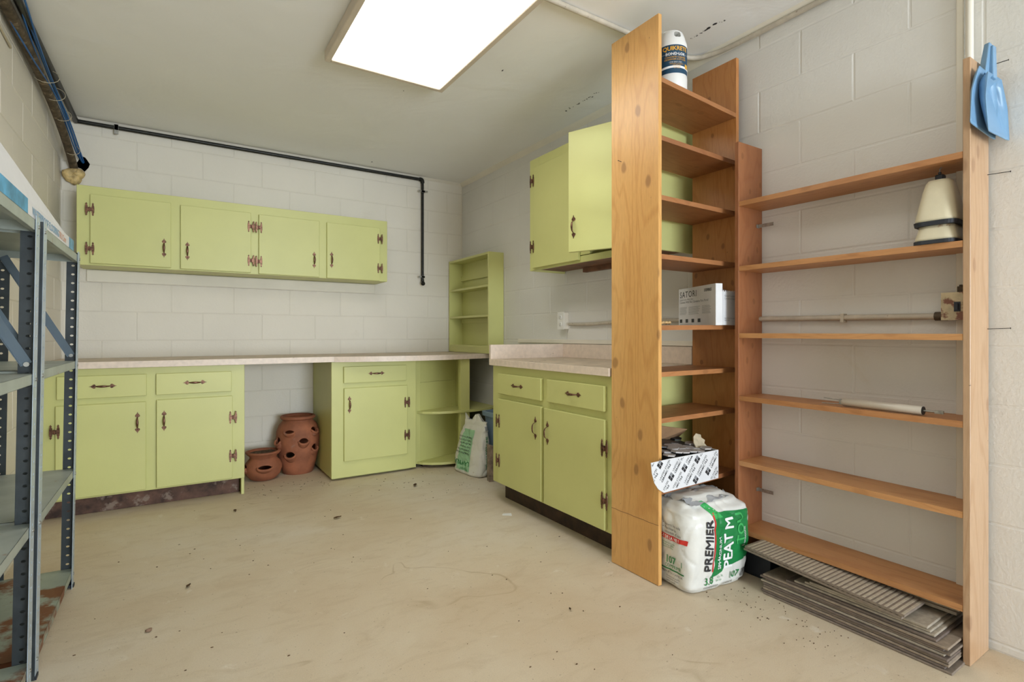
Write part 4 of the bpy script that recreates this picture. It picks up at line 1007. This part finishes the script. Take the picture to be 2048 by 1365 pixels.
# ---------------------------------------------------------------- dustpans
def dustpan(label,M,dd=.026):
    u=thing('dustpan',label,'dustpan',M,'blue dustpans hung on the pale upright')
    # local: z up (handle up), x width, opening side -y; mouth (lip) down
    def S(s,t,o=0):
        # t:0 top(handle side) ->1 lip ; s -1..1
        hw=.055+.035*min(1,t*2.2)-.006*max(0,t-.5)
        x=hw*s; z=-.022-.200*t; dep=dd*(1-t)**.7+.003
        edge=max(0,abs(s)-.78)/.22; top=max(0,.16-t)/.16
        y=dep*(1-max(edge,top)**1.5)
        return (x,y+o,z)
    mb=MB().grid(lambda a,b:S(2*a-1,b),20,16)
    me=mb.mesh('pan',M_BLUE); o=part('pan',me,M_BLUE,u); sd=o.modifiers.new('s','SOLIDIFY'); sd.thickness=.0028; sd.offset=1
    hd=MB().hexa([(-.016,.000,-.03),(.016,.000,-.03),(.014,.022,-.03),(-.014,.022,-.03),(-.013,-.004,.078),(.013,-.004,.078),(.011,.012,.078),(-.011,.012,.078)])
    part('handle',hd,M_BLUE,u,bevel=.003)
    return u
dustpan('front blue plastic dustpan hanging on nail of pale upright board',T((2.280,.600,1.968))@RZ(R(-2))@RX(R(-3)))
dustpan('rear blue dustpan mostly hidden behind the front one',T((2.262,.612,1.978))@RZ(R(-5))@RY(R(9)),.012)
# ---------------------------------------------------------------- tiles under rack
tg='long floor tiles stacked under the wide rack'
def tile(x0,x1,y0,y1,z,h,mat,label,grp,yaw=0,pitch=0):
    M=T(((x0+x1)/2,(y0+y1)/2,z))@RZ(yaw)@RX(pitch)
    mb=MB().box(-(x1-x0)/2,(x1-x0)/2,-(y1-y0)/2,(y1-y0)/2,0,h,.0016); me=mb.mesh('floor_tile',mat); fixn(me)
    o=bpy.data.objects.new('floor_tile',me); link(o,None,M); o['label']=label; o['category']='tile'
    if grp:o['group']=grp
    return o
z=.0005
M_TE2=simple('tile_edge_mid',(148,132,114),.6,0,.12,50,.1,200); M_TE3=simple('tile_edge_deep',(112,98,88),.6,0,.12,50,.1,200)
for i in range(9):
    h=.0078; j=random.uniform(-.005,.009); k=random.uniform(-.010,.010)
    if i==0: j=-.004
    m_=[M_TILEE,M_TE2,M_TE3][(i*2)%3] if i!=5 else M_TILEL
    tile(2.088+j,2.372+j*.3,.668+k+(.0 if i else -.006),1.300+k,z,h,m_,'dark brown long floor tile in the lower half of the floor stack',tg+' (dark)',random.uniform(-.008,.008)); z+=h+.0014
ylast=[1.20,1.17,1.13,1.11]
for i in range(4):
    h=.0082; j=random.uniform(-.004,.01)
    tile(2.092+j+i*.003,2.370,.690+i*.012+random.uniform(-.006,.006),ylast[i],z,h,M_TILEL if i>0 else M_TE3,('brown shorter floor tile lying on dark long tiles','second shorter pale tile up from the dark long tiles','third shorter pale tile up, below the topmost plain tile','topmost plain pale tile with bright dusty face')[i],None,random.uniform(-.01,.01)); z+=h+.0012
# striped tiles sloping
def striped(label,x0,x1,y0,y1,z,pitch):
    W=x1-x0;D=y1-y0
    u=thing('striped_tile',label,'tile',T((x0,y0,z))@RX(pitch))
    part('slab',MB().box(0,W,0,D,0,.009,.0006),M_TILEE,u)
    mb=MB();n=int(D/.0172)
    for i in range(n):
        y=i*.0172+.002; mb.hexa([(.001,y,.009),(W-.001,y,.009),(W-.001,y+.009,.009),(.001,y+.009,.009),(.001,y,.0098),(W-.001,y,.0098),(W-.001,y+.009,.0098),(.001,y+.009,.0098)])
    o=part('ribs',mb,M_STRIPEL,u); o['kind']='stuff'
    return u
pt=math.atan2(.034,.57)
striped('lower dark striped tile sloping over the floor tile stack',2.068,2.235,.785,1.372,.1255,pt)
striped('upper dark striped tile sloping over the floor tile stack',2.066,2.235,.776,1.366,.137,pt)
tile(2.245,2.372,.69,.95,.1295,.012,M_TILEL,'narrow cut tile beside striped tiles near the pale upright',None)
tile(2.250,2.374,.685,.90,.142,.010,M_STRIPEL,'smaller cut tile lying on the narrow one by pale upright',None,.02)
tile(2.20,2.34,1.33,1.46,.0005,.10,M_RUBBER,'squat dark tile block propping the far end of striped tiles',None)
# ---------------------------------------------------------------- floor debris
solo('paper_scrap',MB().hexa([(1.66,2.70,.001),(1.705,2.66,.001),(1.72,2.69,.001),(1.68,2.72,.001),(1.66,2.70,.003),(1.705,2.66,.002),(1.72,2.69,.006),(1.68,2.72,.003)]),M_WHITE,'small white paper scrap on the bare floor near right cabinet','paper')
M_LEAF=simple('dry_leaf',(92,66,42),.9,0,.3,60)
def leaf(label,x,y,s,rz,name='dry_leaf',cat='leaf',mat=None):
    M=T((x,y,.001))@RZ(rz); mb=MB()
    mb.grid(lambda a,b:((a-.5)*s,(b-.5)*s*.45*math.sin(math.pi*min(.97,max(.05,a))),.004+.006*abs(noise.noise(Vector((a*4+x,b*3,y))))+.2*s*abs(b-.5)),8,4)
    mb.sub(M); solo(name,mb,mat or M_LEAF,label,cat)
leaf('curled dark dry leaf in the middle of the floor',.81,3.178,.05,.3)
leaf('crumpled brown leaf on floor near narrow green cabinet',1.454,3.559,.06,1.0)
leaf('small pale brown leaf curl on floor before left cabinet',.311,3.645,.04,1.7)
leaf('thin dark twig bit on floor at lower left',.049,2.663,.035,1.1)
leaf('small dark crumb near the floor scuff at lower right',1.313,1.623,.02,1.1)
pb=MB().grid(lambda s,t:tuple(Vector((-.082,2.34,.007))+Vector((math.cos(2*math.pi*s)*math.sin(math.pi*t)*.011,math.sin(2*math.pi*s)*math.sin(math.pi*t)*.008,math.cos(math.pi*t)*.006))*(1+.5*noise.noise(Vector((s*4,t*4,0))))),10,6,True,True)
solo('pebble',pb,simple('pebble_brown',(140,112,90),.8),'small brown pebble on the floor at lower left','pebble')

dm=MB(); random.seed(21)
def fleck(x,y,r):
    a=random.uniform(0,6.28); n=random.choice((4,5)); pts=[(x+r*random.uniform(.5,1.2)*math.cos(a+2*math.pi*k/n)*1.5,y+r*random.uniform(.5,1.1)*math.sin(a+2*math.pi*k/n)) for k in range(n)]
    dm.prism(pts,.0002,random.uniform(.001,.0025))
for i in range(90): fleck(random.uniform(-.3,1.9),random.uniform(1.2,3.9),random.uniform(.0012,.0035))
for i in range(70): fleck(random.gauss(1.95,.07),random.uniform(.9,1.4),random.uniform(.001,.0028))
for i in range(40): fleck(random.uniform(.4,.97),random.uniform(3.9,4.2),random.uniform(.0015,.0035))
for i in range(26): fleck(random.uniform(1.2,1.9),random.uniform(3.2,3.85),random.uniform(.0015,.004))
o=solo('floor_crumbs',dm,M_LEAF,'scattered dark crumbs and dirt flecks over the concrete floor','debris',origin=(0,0,0)); o['kind']='stuff'
cb_=MB()
CR=[(2.176,1.696,.004),(2.175,1.668,.003),(2.171,1.639,.006),(2.168,1.624,.008),(2.165,1.585,.007),(2.181,1.545,.003)]
CR+=[(2.175+random.gauss(0,.006),random.uniform(2.34,2.74),random.choice((.0015,.002,.003,.0045))) for k in range(26)]
CR+=[(2.172+random.gauss(0,.008),random.uniform(1.5,1.74),random.choice((.001,.0015,.002))) for k in range(10)]+[(1.42,4.434,.006),(1.167,3.04,.003),(1.544,2.506,.005)]
for (x,y,r) in CR: cb_.prism([(x+r*random.uniform(.5,1.2)*math.cos(2*math.pi*k/7),y+r*1.8*random.uniform(.5,1.2)*math.sin(2*math.pi*k/7)) for k in range(7)],ZC-.0012,ZC-.0002)
part('paint_chip',cb_,M_INK,bpy.data.objects['ceiling'],True)['kind']='stuff'
